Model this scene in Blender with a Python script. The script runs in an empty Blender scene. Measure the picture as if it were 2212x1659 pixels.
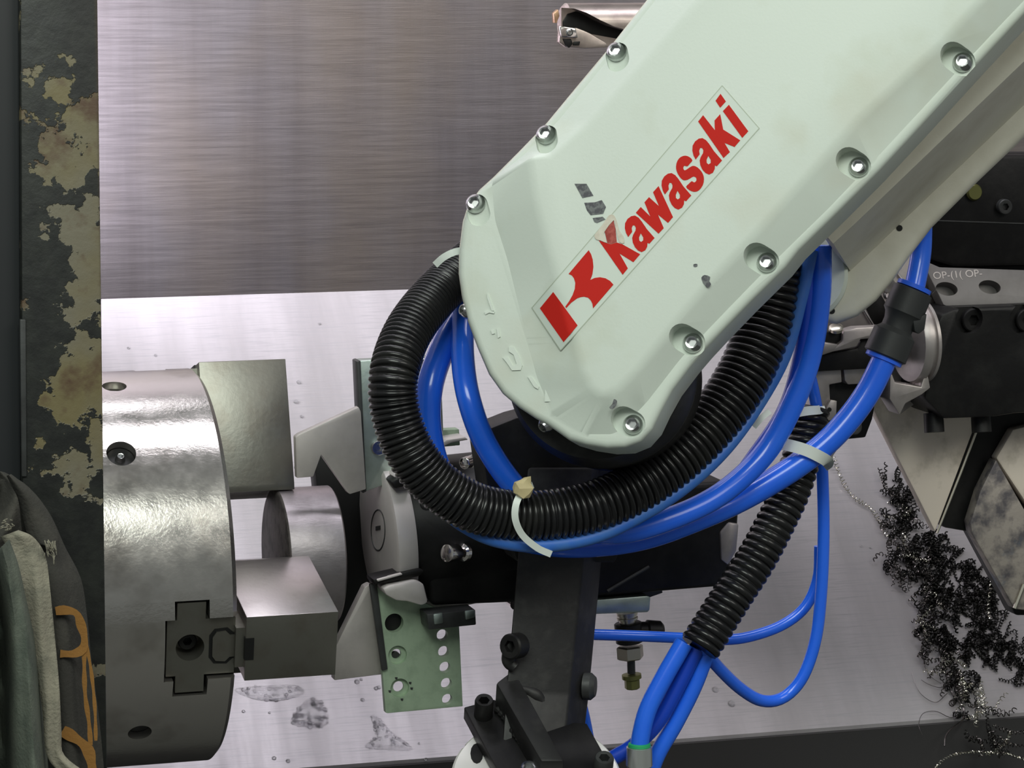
import bpy, bmesh, math, random
from mathutils import Vector, Matrix, noise
V = Vector
random.seed(7)
sc = bpy.context.scene
COL = sc.collection
R = math.radians

# ------------------------------------------------------------------ camera
FPX, CX, CY = 6500.0, 1106.0, 829.5
YAW, PITCH = R(16.5), R(7.9)
CAM = V((-0.592, -2.0, 1.5))
cd = bpy.data.cameras.new('camera')
cd.sensor_width = 36.0
cd.lens = 36.0 * FPX / 2212.0
cd.clip_start = 0.05
cd.clip_end = 50
cam = bpy.data.objects.new('camera', cd)
COL.objects.link(cam)
cam.location = CAM
cam.rotation_euler = (R(90) - PITCH, 0, -YAW)
sc.camera = cam
FWD = V((math.sin(YAW) * math.cos(PITCH), math.cos(YAW) * math.cos(PITCH), -math.sin(PITCH)))
RIGHT = V((math.cos(YAW), -math.sin(YAW), 0))
UPV = RIGHT.cross(FWD)

def ray(px, py):
    return FWD + RIGHT * ((px - CX) / FPX) - UPV * ((py - CY) / FPX)
def U(px, py, y):                       # point of the place seen at a photo position, at depth y
    d = ray(px, py)
    return CAM + d * ((y - CAM.y) / d.y)
def UP(px, py, o, n):                   # the same on any plane
    d = ray(px, py)
    return CAM + d * ((o - CAM).dot(n) / d.dot(n))
def proj(p):
    q = p - CAM
    z = q.dot(FWD)
    return (CX + FPX * q.dot(RIGHT) / z, CY - FPX * q.dot(UPV) / z)
def mpp(y):
    return (y + 2.0) / math.cos(YAW) / FPX

# ------------------------------------------------------------------ world, lights, exposure
w = bpy.data.worlds.new('workshop')
sc.world = w
w.use_nodes = True
w.node_tree.nodes['Background'].inputs[0].default_value = (0.80, 0.86, 0.84, 1)
w.node_tree.nodes['Background'].inputs[1].default_value = 0.20
sc.view_settings.view_transform = 'Standard'
sc.view_settings.look = 'None'
sc.view_settings.exposure = 0.0
sc.view_settings.gamma = 1.0
sc.view_settings.use_curve_mapping = False

def area(name, loc, target, sx, sy, power, color):
    l = bpy.data.lights.new(name, 'AREA')
    l.shape = 'RECTANGLE'
    l.size, l.size_y = sx, sy
    l.energy = power
    l.color = color
    o = bpy.data.objects.new(name, l)
    COL.objects.link(o)
    o.location = loc
    o.rotation_euler = (V(target) - V(loc)).to_track_quat('-Z', 'Y').to_euler()
    return o
# machine work lamps: one upright by the headstock, one overhead; workshop ceiling light behind the camera
lh = area('lamp_headstock', (-0.28, 0.43, 1.72), (0.1, 0.56, 1.70), 0.05, 0.9, 6.2, (0.93, 0.90, 1.0))
lh.data.spread = R(110)
area('lamp_machine_ceiling', (-0.08, -0.06, 2.2), (-0.06, 0.08, 1.0), 1.2, 0.2, 6.8, (0.95, 0.93, 1.0))
area('lamp_machine_ceiling_rear', (-0.30, 0.36, 2.15), (-0.24, 0.2, 1.1), 0.5, 0.07, 1.0, (0.95, 0.93, 1.0))
area('lamp_workshop', (-1.0, -2.6, 3.3), (0.1, -0.2, 1.2), 2.2, 1.2, 72.0, (0.93, 1.0, 0.91))
area('fill_right', (1.5, -2.6, 3.0), (0.2, 0.0, 1.1), 1.6, 1.2, 24.0, (1.0, 0.97, 0.90))  # added fill light for turret and gripper, no known lamp there

# ------------------------------------------------------------------ helpers
WLOC = {}
def link(o, loc, parent=None):
    COL.objects.link(o)
    WLOC[o] = V(loc)
    if parent is not None:
        o.parent = parent
        o.location = V(loc) - WLOC[parent]
    else:
        o.location = loc
    return o
def thing(name, label, cat, loc, group=None):
    o = bpy.data.objects.new(name, None)
    o.empty_display_size = 0.02
    link(o, loc)
    return tag(o, label, cat, group)
def tag(o, label=None, cat=None, group=None, kind=None):
    if label: o['label'] = label
    if cat: o['category'] = cat
    if group: o['group'] = group
    if kind: o['kind'] = kind
    return o
def finish(name, bm, mat, parent=None, smooth=35, base=False):
    bmesh.ops.recalc_face_normals(bm, faces=bm.faces[:])
    me = bpy.data.meshes.new(name)
    lo = V((min(v.co.x for v in bm.verts), min(v.co.y for v in bm.verts), min(v.co.z for v in bm.verts)))
    hi = V((max(v.co.x for v in bm.verts), max(v.co.y for v in bm.verts), max(v.co.z for v in bm.verts)))
    c = (lo + hi) / 2
    if base: c.z = lo.z
    bmesh.ops.translate(bm, vec=-c, verts=bm.verts[:])
    bm.to_mesh(me)
    bm.free()
    if smooth:
        me.polygons.foreach_set('use_smooth', [True] * len(me.polygons))
        me.set_sharp_from_angle(angle=R(smooth))
    me.materials.append(mat)
    o = bpy.data.objects.new(name, me)
    return link(o, c, parent)
def bevel_all(bm, off, seg=2, angle=20):
    if off <= 0: return
    es = []
    for e in bm.edges:
        if len(e.link_faces) == 2 and e.calc_face_angle(0) > R(angle): es.append(e)
    bmesh.ops.bevel(bm, geom=es, offset=off, segments=seg, affect='EDGES', profile=0.5, clamp_overlap=True)
def bm_prism(pts, vec, bm=None):
    bm = bm or bmesh.new()
    a = [bm.verts.new(p) for p in pts]
    b = [bm.verts.new(V(p) + V(vec)) for p in pts]
    n = len(pts)
    bm.faces.new(a)
    bm.faces.new(list(reversed(b)))
    for i in range(n):
        bm.faces.new((a[i], b[i], b[(i + 1) % n], a[(i + 1) % n]))
    return bm
def prism(name, pix, y, thick, mat, parent=None, bevel=0.0006, seg=2, smooth=35):
    pts = [U(px, py, y) for px, py in pix]
    bm = bm_prism(pts, (0, thick, 0))
    bmesh.ops.recalc_face_normals(bm, faces=bm.faces[:])
    bevel_all(bm, bevel, seg)
    return finish(name, bm, mat, parent, smooth)
def loft_bm(rings, cap=True, closed=True, bm=None):
    bm = bm or bmesh.new()
    vs = [[bm.verts.new(p) for p in r] for r in rings]
    n = len(rings[0])
    for i in range(len(vs) - 1):
        for j in range(n if closed else n - 1):
            k = (j + 1) % n
            bm.faces.new((vs[i][j], vs[i][k], vs[i + 1][k], vs[i + 1][j]))
    if cap and closed:
        bm.faces.new(vs[0])
        bm.faces.new(list(reversed(vs[-1])))
    return bm
def loft(name, rings, mat, parent=None, bevel=0.0, smooth=35):
    bm = loft_bm(rings)
    bmesh.ops.recalc_face_normals(bm, faces=bm.faces[:])
    bevel_all(bm, bevel)
    return finish(name, bm, mat, parent, smooth)
def frame(axis):
    a = V(axis).normalized()
    t = V((0, 0, 1)) if abs(a.z) < 0.9 else V((1, 0, 0))
    u = t.cross(a).normalized()
    return a, u, a.cross(u).normalized()
def lathe_bm(prof, o, axis, seg=48, bm=None, ngon=None):
    a, u, v = frame(axis)
    rings = []
    for s, r in prof:
        ring = []
        for k in range(seg):
            th = 2 * math.pi * (k + 0.5) / seg
            ring.append(V(o) + a * s + (u * math.cos(th) + v * math.sin(th)) * max(r, 1e-5))
        rings.append(ring)
    return loft_bm(rings, True, True, bm)
def lathe(name, prof, o, axis, mat, parent=None, seg=48, smooth=35):
    return finish(name, lathe_bm(prof, o, axis, seg), mat, parent, smooth)
def cyl_bm(o, axis, r, l, seg=32, bm=None):
    return lathe_bm([(0, r), (l, r)], o, axis, seg, bm)
def catmull(P, per=12):
    P = [V(p) for p in P]
    P = [P[0] * 2 - P[1]] + P + [P[-1] * 2 - P[-2]]
    out = []
    for i in range(1, len(P) - 2):
        p0, p1, p2, p3 = P[i - 1], P[i], P[i + 1], P[i + 2]
        for k in range(per):
            t = k / per
            out.append(0.5 * ((2 * p1) + (p2 - p0) * t + (2 * p0 - 5 * p1 + 4 * p2 - p3) * t * t + (3 * p1 - p0 - 3 * p2 + p3) * t ** 3))
    out.append(P[-2])
    return out
def resample(pts, step):
    L = [0.0]
    for a, b in zip(pts, pts[1:]): L.append(L[-1] + (b - a).length)
    n = max(2, int(round(L[-1] / step)))
    out, j = [], 0
    for i in range(n + 1):
        s = L[-1] * i / n
        while j < len(L) - 2 and L[j + 1] < s: j += 1
        d = L[j + 1] - L[j]
        out.append(pts[j].lerp(pts[j + 1], (s - L[j]) / d if d > 1e-9 else 0))
    return out, L[-1]
def sweep_bm(pts, rfun, seg=16, bm=None, flat=None, cap=True):
    bm = bm or bmesh.new()
    n = len(pts)
    T = []
    for i in range(n):
        T.append((pts[min(i + 1, n - 1)] - pts[max(i - 1, 0)]).normalized())
    a, u, v = frame(T[0])
    rings, s = [], 0.0
    for i in range(n):
        if i:
            s += (pts[i] - pts[i - 1]).length
            q = T[i - 1].rotation_difference(T[i])
            u = q @ u
        u = (u - T[i] * u.dot(T[i])).normalized()
        v = T[i].cross(u)
        r = rfun(s, i / (n - 1))
        rings.append([pts[i] + (u * math.cos(2 * math.pi * k / seg) + v * math.sin(2 * math.pi * k / seg)) * r for k in range(seg)])
    return loft_bm(rings, cap, True, bm)
def px_path(P):                         # (px, py, y) triples -> smooth 3-D path
    return catmull([U(*p) for p in P], 14)
def tube(name, P, wpx, mat, parent=None, seg=18):
    pts = px_path(P)
    pts, L = resample(pts, 0.004)
    ym = sum(p[2] for p in P) / len(P)
    r = wpx * mpp(ym) / 2
    return finish(name, sweep_bm(pts, lambda s, t: r, seg), mat, parent, 50)
def boolean(o, cutters, op='DIFFERENCE'):
    """cut and keep the result as plain mesh; the cutters are removed again"""
    for c in cutters:
        m = o.modifiers.new('b', 'BOOLEAN')
        m.object = c
        m.operation = op
        m.solver = 'EXACT'
    dg = bpy.context.evaluated_depsgraph_get()
    dg.update()
    me = bpy.data.meshes.new_from_object(o.evaluated_get(dg))
    old = o.data
    o.modifiers.clear()
    o.data = me
    if len(me.materials) == 0: me.materials.append(old.materials[0])
    me.polygons.foreach_set('use_smooth', [True] * len(me.polygons))
    me.set_sharp_from_angle(angle=R(35))
    for c in cutters:
        bpy.data.objects.remove(c, do_unlink=True)
    return o
def cutter(bm):
    return finish('cut', bm, MATS['black'], None, 0)
def socket_bolt_bm(o, axis, r, h, hexr=0.5, depth=0.6, seg=24, button=False, bm=None):
    """head of a socket screw: origin on the seat, axis pointing out of it"""
    a, u, v = frame(axis)
    def ring(s, rr, hexa=False):
        out = []
        for k in range(seg):
            th = 2 * math.pi * k / seg
            q = rr
            if hexa:
                m = (th % (math.pi / 3)) - math.pi / 6
                q = rr * math.cos(math.pi / 6) / math.cos(m)
            out.append(V(o) + a * s + (u * math.cos(th) + v * math.sin(th)) * q)
        return out
    if button:
        rings = [ring(0, r), ring(h * 0.25, r), ring(h * 0.6, r * 0.88), ring(h * 0.9, r * 0.66), ring(h, r * hexr * 1.2)]
    else:
        rings = [ring(0, r), ring(h * 0.88, r), ring(h, r * 0.9), ring(h, r * hexr * 1.25)]
    rings += [ring(h * 0.97, r * hexr, True), ring(h * (1 - depth), r * hexr, True)]
    return loft_bm(rings, True, True, bm)
def socket_bolt(name, o, axis, r, h, mat, parent=None, **k):
    return finish(name, socket_bolt_bm(o, axis, r, h, **k), mat, parent, 30)

# ------------------------------------------------------------------ materials
MATS = {}
def mk(name, color, rough=0.5, metal=0.0, bump=None, var=None, var2=None, roughvar=None, coat=0.0, trans=0.0, ior=1.45, sss=0.0, spec=0.5, aniso=None):
    """bump=(scale, strength, stretch)  var=(scale, color2, lo, hi, stretch, detail)"""
    m = bpy.data.materials.new(name)
    m.use_nodes = True
    nt = m.node_tree
    N, Lk = nt.nodes, nt.links
    b = N['Principled BSDF']
    b.inputs['Base Color'].default_value = (*color, 1)
    b.inputs['Roughness'].default_value = rough
    b.inputs['Metallic'].default_value = metal
    b.inputs['IOR'].default_value = ior
    b.inputs['Specular IOR Level'].default_value = spec
    b.inputs['Coat Weight'].default_value = coat
    b.inputs['Transmission Weight'].default_value = trans
    if aniso: b.inputs['Anisotropic'].default_value = aniso
    tc = N.new('ShaderNodeTexCoord')
    def ntex(scale, stretch=(1, 1, 1), detail=4.0, rough_=0.6):
        mp = N.new('ShaderNodeMapping')
        mp.inputs['Scale'].default_value = stretch
        Lk.new(tc.outputs['Object'], mp.inputs['Vector'])
        t = N.new('ShaderNodeTexNoise')
        t.inputs['Scale'].default_value = scale
        t.inputs['Detail'].default_value = detail
        t.inputs['Roughness'].default_value = rough_
        Lk.new(mp.outputs['Vector'], t.inputs['Vector'])
        return t.outputs['Fac']
    def mrange(fac, lo, hi, a=0.0, c=1.0):
        r = N.new('ShaderNodeMapRange')
        r.inputs['From Min'].default_value = lo
        r.inputs['From Max'].default_value = hi
        r.inputs['To Min'].default_value = a
        r.inputs['To Max'].default_value = c
        Lk.new(fac, r.inputs['Value'])
        return r.outputs['Result']
    cur = None
    for vv in (var, var2):
        if not vv: continue
        sc_, c2, lo, hi = vv[:4]
        st = vv[4] if len(vv) > 4 else (1, 1, 1)
        de = vv[5] if len(vv) > 5 else 4.0
        f = mrange(ntex(sc_, st, de), lo, hi)
        mx = N.new('ShaderNodeMix')
        mx.data_type = 'RGBA'
        Lk.new(f, mx.inputs['Factor'])
        if cur is None: mx.inputs['A'].default_value = (*color, 1)
        else: Lk.new(cur, mx.inputs['A'])
        mx.inputs['B'].default_value = (*c2, 1)
        cur = mx.outputs['Result']
    if cur is not None: Lk.new(cur, b.inputs['Base Color'])
    if roughvar:
        sc_, lo, hi = roughvar[:3]
        st = roughvar[3] if len(roughvar) > 3 else (1, 1, 1)
        Lk.new(mrange(ntex(sc_, st), 0.3, 0.7, lo, hi), b.inputs['Roughness'])
    if bump:
        bs = bump if isinstance(bump, list) else [bump]
        prev = None
        for sc_, stg, *st in bs:
            bn = N.new('ShaderNodeBump')
            bn.inputs['Strength'].default_value = stg
            bn.inputs['Distance'].default_value = 0.001
            Lk.new(ntex(sc_, st[0] if st else (1, 1, 1)), bn.inputs['Height'])
            if prev: Lk.new(prev, bn.inputs['Normal'])
            prev = bn.outputs['Normal']
        Lk.new(prev, b.inputs['Normal'])
    MATS[name] = m
    return m
mk('wall_steel', (0.28, 0.255, 0.27), 0.42, 0.92, bump=[(140, 0.10, (0.35, 1, 10)), (24, 0.05, (7, 1, 0.3))],
   var=(9, (0.235, 0.21, 0.22), 0.40, 0.68, (3.0, 1, 0.16), 6), var2=(4, (0.30, 0.25, 0.215), 0.50, 0.75, (1, 1, 0.6)), roughvar=(70, 0.36, 0.45, (0.25, 1, 7)))
mk('deck_steel', (0.50, 0.47, 0.49), 0.46, 0.45, bump=[(160, 0.10, (0.35, 7, 7)), (9, 0.05)],
   var=(7, (0.40, 0.375, 0.385), 0.42, 0.68, (2.6, 0.35, 0.35), 5), var2=(120, (0.40, 0.38, 0.40), 0.50, 0.72, (0.25, 6, 6), 3), roughvar=(8, 0.34, 0.56, (2.8, 0.3, 0.3)))
mk('dark_panel', (0.035, 0.033, 0.034), 0.6)
mk('chuck_steel', (0.60, 0.57, 0.54), 0.22, 0.93, bump=[(420, 0.10), (90, 0.05, (0.5, 1, 1))], var=(22, (0.36, 0.33, 0.30), 0.5, 0.75), roughvar=(60, 0.15, 0.27))
mk('jaw_steel', (0.22, 0.215, 0.19), 0.38, 0.85, bump=(260, 0.12), var=(40, (0.19, 0.175, 0.15), 0.45, 0.7))
mk('jaw_lit', (0.62, 0.58, 0.57), 0.32, 1.0, bump=(260, 0.08), var=(30, (0.45, 0.42, 0.40), 0.5, 0.8))
mk('billet_steel', (0.44, 0.40, 0.42), 0.40, 0.95, bump=(200, 0.12, (1, 3, 3)), var=(50, (0.33, 0.30, 0.31), 0.45, 0.7))
mk('billet_end', (0.15, 0.135, 0.13), 0.55, 0.8, bump=(150, 0.4), var=(90, (0.07, 0.065, 0.06), 0.45, 0.65))
mk('aluminium', (0.76, 0.71, 0.69), 0.42, 0.35, bump=(150, 0.10), var=(40, (0.66, 0.62, 0.595), 0.5, 0.75))
mk('pad_alloy', (0.52, 0.48, 0.46), 0.5, 0.4, bump=(150, 0.1), var=(50, (0.44, 0.405, 0.39), 0.45, 0.7))
mk('zinc', (0.52, 0.60, 0.57), 0.38, 0.9, var=(60, (0.40, 0.47, 0.43), 0.4, 0.7), bump=(200, 0.1))
mk('green_zinc', (0.42, 0.54, 0.39), 0.45, 0.2, var=(90, (0.32, 0.42, 0.30), 0.45, 0.72), bump=(200, 0.12))
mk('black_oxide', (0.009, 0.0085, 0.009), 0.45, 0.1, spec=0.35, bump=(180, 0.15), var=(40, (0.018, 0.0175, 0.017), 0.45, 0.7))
mk('black_paint', (0.013, 0.0125, 0.013), 0.5, 0.0, bump=(90, 0.25), var=(60, (0.03, 0.029, 0.028), 0.5, 0.72))
mk('grey_black', (0.055, 0.058, 0.058), 0.45, 0.2, bump=(120, 0.2), var=(50, (0.035, 0.035, 0.035), 0.4, 0.7))
mk('black', (0.006, 0.006, 0.006), 0.5)
mk('arm_paint', (0.605, 0.665, 0.60), 0.42, 0.0, spec=0.3, bump=(500, 0.06), var=(12, (0.53, 0.57, 0.47), 0.55, 0.8), var2=(5, (0.55, 0.54, 0.44), 0.60, 0.78))
mk('arm_back', (0.66, 0.65, 0.56), 0.5, 0.0, bump=(400, 0.08), var=(14, (0.52, 0.50, 0.41), 0.5, 0.75))
mk('decal_film', (0.59, 0.655, 0.59), 0.40, spec=0.3)
mk('decal_edge', (0.40, 0.45, 0.36), 0.5)
mk('red_print', (0.52, 0.020, 0.014), 0.6, spec=0.12)
mk('red_torn', (0.42, 0.10, 0.08), 0.6, spec=0.2, var=(300, (0.30, 0.05, 0.04), 0.4, 0.6))
mk('tape', (0.50, 0.45, 0.36), 0.3, var=(160, (0.58, 0.55, 0.46), 0.4, 0.6))
mk('scuff', (0.09, 0.09, 0.10), 0.6, spec=0.2, var=(400, (0.17, 0.18, 0.18), 0.45, 0.6))
mk('bolt_steel', (0.55, 0.56, 0.56), 0.22, 1.0)
mk('chrome', (0.85, 0.80, 0.78), 0.12, 1.0)
mk('conduit_black', (0.010, 0.010, 0.011), 0.26, 0.0, spec=0.5, var=(30, (0.016, 0.016, 0.015), 0.5, 0.7))
mk('blue_tube', (0.018, 0.135, 0.85), 0.25, 0.0, coat=0.4, var=(25, (0.024, 0.16, 0.88), 0.4, 0.7))
mk('blue_dusty', (0.030, 0.13, 0.50), 0.42, 0.0, var=(60, (0.05, 0.16, 0.46), 0.4, 0.7))
mk('blue_deep', (0.008, 0.055, 0.50), 0.30, 0.0, coat=0.3)
mk('blue_collar', (0.03, 0.14, 0.85), 0.35)
mk('fitting_black', (0.030, 0.032, 0.033), 0.5, bump=(300, 0.1))
mk('tie_white', (0.72, 0.77, 0.73), 0.4, trans=0.0)
mk('tie_yellow', (0.60, 0.50, 0.28), 0.5, bump=(150, 0.4))
mk('brass_olive', (0.22, 0.22, 0.08), 0.4, 0.8)
mk('nut_steel', (0.62, 0.58, 0.50), 0.3, 1.0)
mk('white_disc', (0.80, 0.78, 0.76), 0.35, 0.3)
mk('turret_steel', (0.50, 0.46, 0.445), 0.40, 0.65, bump=(140, 0.12), var=(40, (0.38, 0.345, 0.325), 0.45, 0.72))
mk('turret_plate', (0.20, 0.19, 0.185), 0.55, 0.4, bump=(140, 0.12), var=(40, (0.15, 0.14, 0.135), 0.45, 0.72))
mk('turret_beige', (0.78, 0.69, 0.60), 0.5, 0.15, bump=(150, 0.12), var=(55, (0.54, 0.475, 0.40), 0.52, 0.75))
mk('turret_pitted', (0.40, 0.355, 0.32), 0.5, 0.4, bump=(90, 0.5), var=(60, (0.12, 0.11, 0.12), 0.42, 0.62), var2=(25, (0.16, 0.20, 0.26), 0.6, 0.75))
mk('edge_bright', (0.9, 0.88, 0.88), 0.2, 0.9)
mk('copper_tip', (0.55, 0.35, 0.22), 0.35, 0.9)
mk('bar_steel', (0.52, 0.45, 0.41), 0.36, 0.95, var=(60, (0.38, 0.32, 0.30), 0.45, 0.7))
mk('green_seal', (0.02, 0.35, 0.13), 0.4)
mk('silver_ring', (0.66, 0.68, 0.66), 0.3, 0.85)
mk('swarf_steel', (0.11, 0.10, 0.095), 0.25, 1.0)
mk('swarf_bright', (0.62, 0.60, 0.52), 0.18, 1.0)
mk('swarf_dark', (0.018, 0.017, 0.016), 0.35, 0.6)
mk('rag_green', (0.115, 0.13, 0.105), 0.95, bump=[(600, 0.5), (90, 0.4)], var=(45, (0.07, 0.085, 0.07), 0.42, 0.7))
mk('rag_hem', (0.27, 0.25, 0.195), 0.95, bump=[(500, 0.8), (80, 0.7)], var=(70, (0.17, 0.165, 0.13), 0.45, 0.68))
mk('cloth_dark', (0.045, 0.043, 0.038), 0.95, bump=[(500, 0.5), (60, 0.3)], var=(35, (0.075, 0.07, 0.06), 0.5, 0.72))
mk('orange_print', (0.26, 0.125, 0.03), 0.9, bump=(500, 0.4))
mk('door_dark', (0.016, 0.018, 0.020), 0.5, bump=(30, 0.1))
mk('water', (0.95, 0.96, 0.97), 0.03, 0.0, trans=1.0, ior=1.33)

mk('water_film', (0.97, 0.97, 0.98), 0.06, 0.0, trans=1.0, ior=1.16)
def peeled_paint():
    m = bpy.data.materials.new('peeled_paint')
    m.use_nodes = True
    nt = m.node_tree
    N, Lk = nt.nodes, nt.links
    b = N['Principled BSDF']
    tc = N.new('ShaderNodeTexCoord')
    sep = N.new('ShaderNodeSeparateXYZ')
    Lk.new(tc.outputs['Object'], sep.inputs[0])
    def noise_(scale, det, ro=0.6):
        t = N.new('ShaderNodeTexNoise')
        t.inputs['Scale'].default_value = scale
        t.inputs['Detail'].default_value = det
        t.inputs['Roughness'].default_value = ro
        Lk.new(tc.outputs['Object'], t.inputs['Vector'])
        return t.outputs['Fac']
    def math_(op, a, c):
        n = N.new('ShaderNodeMath')
        n.operation = op
        for i, q in enumerate((a, c)):
            if isinstance(q, (int, float)): n.inputs[i].default_value = q
            else: Lk.new(q, n.inputs[i])
        return n.outputs[0]
    def ramp(f, lo, hi):
        r = N.new('ShaderNodeMapRange')
        r.inputs['From Min'].default_value = lo
        r.inputs['From Max'].default_value = hi
        Lk.new(f, r.inputs['Value'])
        return r.outputs['Result']
    def mix(f, a, c):
        x = N.new('ShaderNodeMix')
        x.data_type = 'RGBA'
        Lk.new(f, x.inputs['Factor'])
        for s, q in (('A', a), ('B', c)):
            if isinstance(q, tuple): x.inputs[s].default_value = (*q, 1)
            else: Lk.new(q, x.inputs[s])
        return x.outputs['Result']
    # flaking grows towards the free edge of the door
    edge = math_('MULTIPLY', ramp(sep.outputs['X'], -0.016, 0.006), math_('MULTIPLY', ramp(sep.outputs['Z'], -0.075, -0.03), ramp(sep.outputs['Z'], 0.235, 0.10)))
    big = noise_(42, 5, 0.60)
    zone = math_('ADD', math_('MULTIPLY', edge, 0.19), math_('MULTIPLY', noise_(12, 2), 0.30))
    f = ramp(math_('ADD', big, zone), 0.770, 0.785)
    base = mix(ramp(noise_(90, 5), 0.4, 0.65), (0.008, 0.009, 0.0085), (0.017, 0.019, 0.016))
    chip = mix(ramp(noise_(16, 3), 0.42, 0.6), (0.155, 0.14, 0.10), (0.15, 0.125, 0.06))
    rust = mix(ramp(noise_(40, 4), 0.55, 0.68), chip, (0.085, 0.05, 0.028))
    col = mix(f, base, rust)
    rim = ramp(sep.outputs['X'], 0.0205, 0.0235)
    col = mix(rim, col, (0.045, 0.028, 0.014))
    Lk.new(col, b.inputs['Base Color'])
    b.inputs['Roughness'].default_value = 0.5
    bn = N.new('ShaderNodeBump')
    bn.inputs['Strength'].default_value = 0.6
    bn.inputs['Distance'].default_value = 0.001
    Lk.new(math_('ADD', noise_(70, 6), math_('MULTIPLY', f, -0.6)), bn.inputs['Height'])
    Lk.new(bn.outputs['Normal'], b.inputs['Normal'])
    MATS['peeled_paint'] = m
peeled_paint()
M = MATS

# ------------------------------------------------------------------ setting: back wall, deck, front panel, door
YW, YD = 0.50, 0.16                       # back wall, front edge of the deck
zc = U(540, 636, YW).z
zf = U(1780, 1572, YD).z
def box(name, lo, hi, mat, parent=None, bevel=0.0):
    x0, y0, z0 = lo
    x1, y1, z1 = hi
    bm = bm_prism([V((x0, y0, z0)), V((x1, y0, z0)), V((x1, y0, z1)), V((x0, y0, z1))], (0, y1 - y0, 0))
    bmesh.ops.recalc_face_normals(bm, faces=bm.faces[:])
    bevel_all(bm, bevel)
    return finish(name, bm, mat, parent)
wall = box('wall_back', (-0.8, YW, zc - 0.02), (1.0, YW + 0.02, 2.0), M['wall_steel'])
tag(wall, kind='structure')
dk = bm_prism([V((-0.8, YD, zf)), V((-0.8, YD, zf - 0.003)), V((-0.8, YW, zc - 0.003)), V((-0.8, YW, zc))], (1.8, 0, 0))
deck = finish('floor', dk, M['deck_steel'])
tag(deck, kind='structure')
DO, DN = V((0, YD, zf)), V((0, -(zc - zf), (YW - YD))).normalized()
def D(px, py, h=0.0):                     # point on the sloping deck, lifted by h
    return UP(px, py, DO, DN) + DN * h
pan = box('trim_1', (-0.8, YD - 0.004, zf - 0.30), (1.0, YD + 0.02, zf - 0.0032), M['dark_panel'])
tag(pan, kind='structure')
slab = box('floor', (-3, -4, -0.02), (3, 0.6, 0), mk('concrete', (0.10, 0.10, 0.095), 0.7, bump=(20, 0.2)))
tag(slab, kind='structure')
wl = box('wall_left', (-0.40, -0.12, 0.6), (-0.385, YW, 2.4), mk('headstock_paint', (0.55, 0.54, 0.53), 0.5, bump=(30, 0.1)))
tag(wl, kind='structure')
def door():
    y = -0.50
    d = [(44, -60), (210, -60), (232, 1720), (52, 1720)]
    o = prism('door_1', d, y, 0.03, M['peeled_paint'], None, 0.0008)
    tag(o, kind='structure')
    prism('door_panel', [(-260, -60), (42, -60), (49, 1720), (-260, 1720)], y + 0.006, 0.03, M['door_dark'], o, 0.0015)
    prism('door_seam', [(43, 690), (56, 690), (58, 1030), (47, 1030)], y - 0.0012, 0.003, M['grey_black'], o, 0.0006)
door()

# ------------------------------------------------------------------ lathe chuck
x0 = U(430, 1217, 0).x
zch = U(430, 1217, 0).z
RC = 417 * mpp(0)
AX = V((1, 0, 0))
CC = V((x0, 0, zch))
def pol(x, r, phi, t=0.0):               # x along the spindle, r radial, phi seen from the operator (0 = towards camera, + = up), t tangential
    er = V((0, -math.cos(phi), math.sin(phi)))
    et = V((0, math.sin(phi), math.cos(phi)))
    return V((x, 0, zch)) + er * r + et * t
best = min((abs(proj(pol(x0 - 0.02, RC, R(a / 10)))[1] - 1405), a / 10) for a in range(-600, 300))
PHI = R(best[1])
PHIS = [PHI, PHI + R(120), PHI + R(240)]
chuck = thing('lathe_chuck', 'large wet steel three-jaw chuck with cross-shaped jaw slots beside the door', 'chuck', (x0 - 0.05, 0, zch - RC))
body = finish('chuck_body', lathe_bm([(-0.23, RC), (-0.003, RC), (0, RC - 0.003), (0, 0.03), (-0.05, 0.03)], CC, AX, 128), M['chuck_steel'], chuck)
k = mpp(-0.13)
def slot_outline(e):
    xr = 510
    c = lambda px: x0 + (px - 513) * k
    return [(c(363 - e), -(66 + e) * k), (c(363 - e), (66 + e) * k), (c(384 - e), (66 + e) * k), (c(384 - e), (106 + e) * k), (c(446 + e), (106 + e) * k),
            (c(446 + e), (66 + e) * k), (x0 + 0.02 if e else x0 - 0.0005, (66 + e) * k), (x0 + 0.02 if e else x0 - 0.0005, -(66 + e) * k), (c(446 + e), -(66 + e) * k),
            (c(446 + e), -(106 + e) * k), (c(384 - e), -(106 + e) * k), (c(384 - e), -(66 + e) * k)]
cuts = []
for ph in PHIS[:2]:
    er = V((0, -math.cos(ph), math.sin(ph)))
    cuts.append(cutter(bm_prism([pol(x, RC + 0.01, ph, t) for x, t in slot_outline(6.5)], -er * 0.06)))
def side_hole(px, py, rpx, depth):
    # find the point of the cylinder wall seen there
    d = ray(px, py)
    a_ = d.y ** 2 + d.z ** 2
    oc = CAM - V((0, 0, zch))
    b_ = 2 * (oc.y * d.y + oc.z * d.z)
    c_ = oc.y ** 2 + oc.z ** 2 - RC ** 2
    t = (-b_ - math.sqrt(b_ * b_ - 4 * a_ * c_)) / (2 * a_)
    p = CAM + d * t
    n = V((0, p.y, p.z - zch)).normalized()
    return p, n, cutter(cyl_bm(p + n * 0.02, -n, rpx * k, 0.02 + depth, 40))
holes = [side_hole(247, 834, 27, 0.014), side_hole(262, 979, 32, 0.03), side_hole(302, 1583, 26, 0.03)]
boolean(body, cuts + [h[2] for h in holes])
for hi, (q_, rr_) in enumerate(((0.0125, 26), (0.0085, 31), (0.007, 25))):
    lathe('hole_shade', [(0, rr_ * k * 0.985), (0.001, rr_ * k * 0.985)], holes[hi][0] - holes[hi][1] * q_, holes[hi][1], M['black'], chuck, 32)  # black discs paint the shade deep inside the chuck holes
p, n, _ = holes[1]
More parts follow.
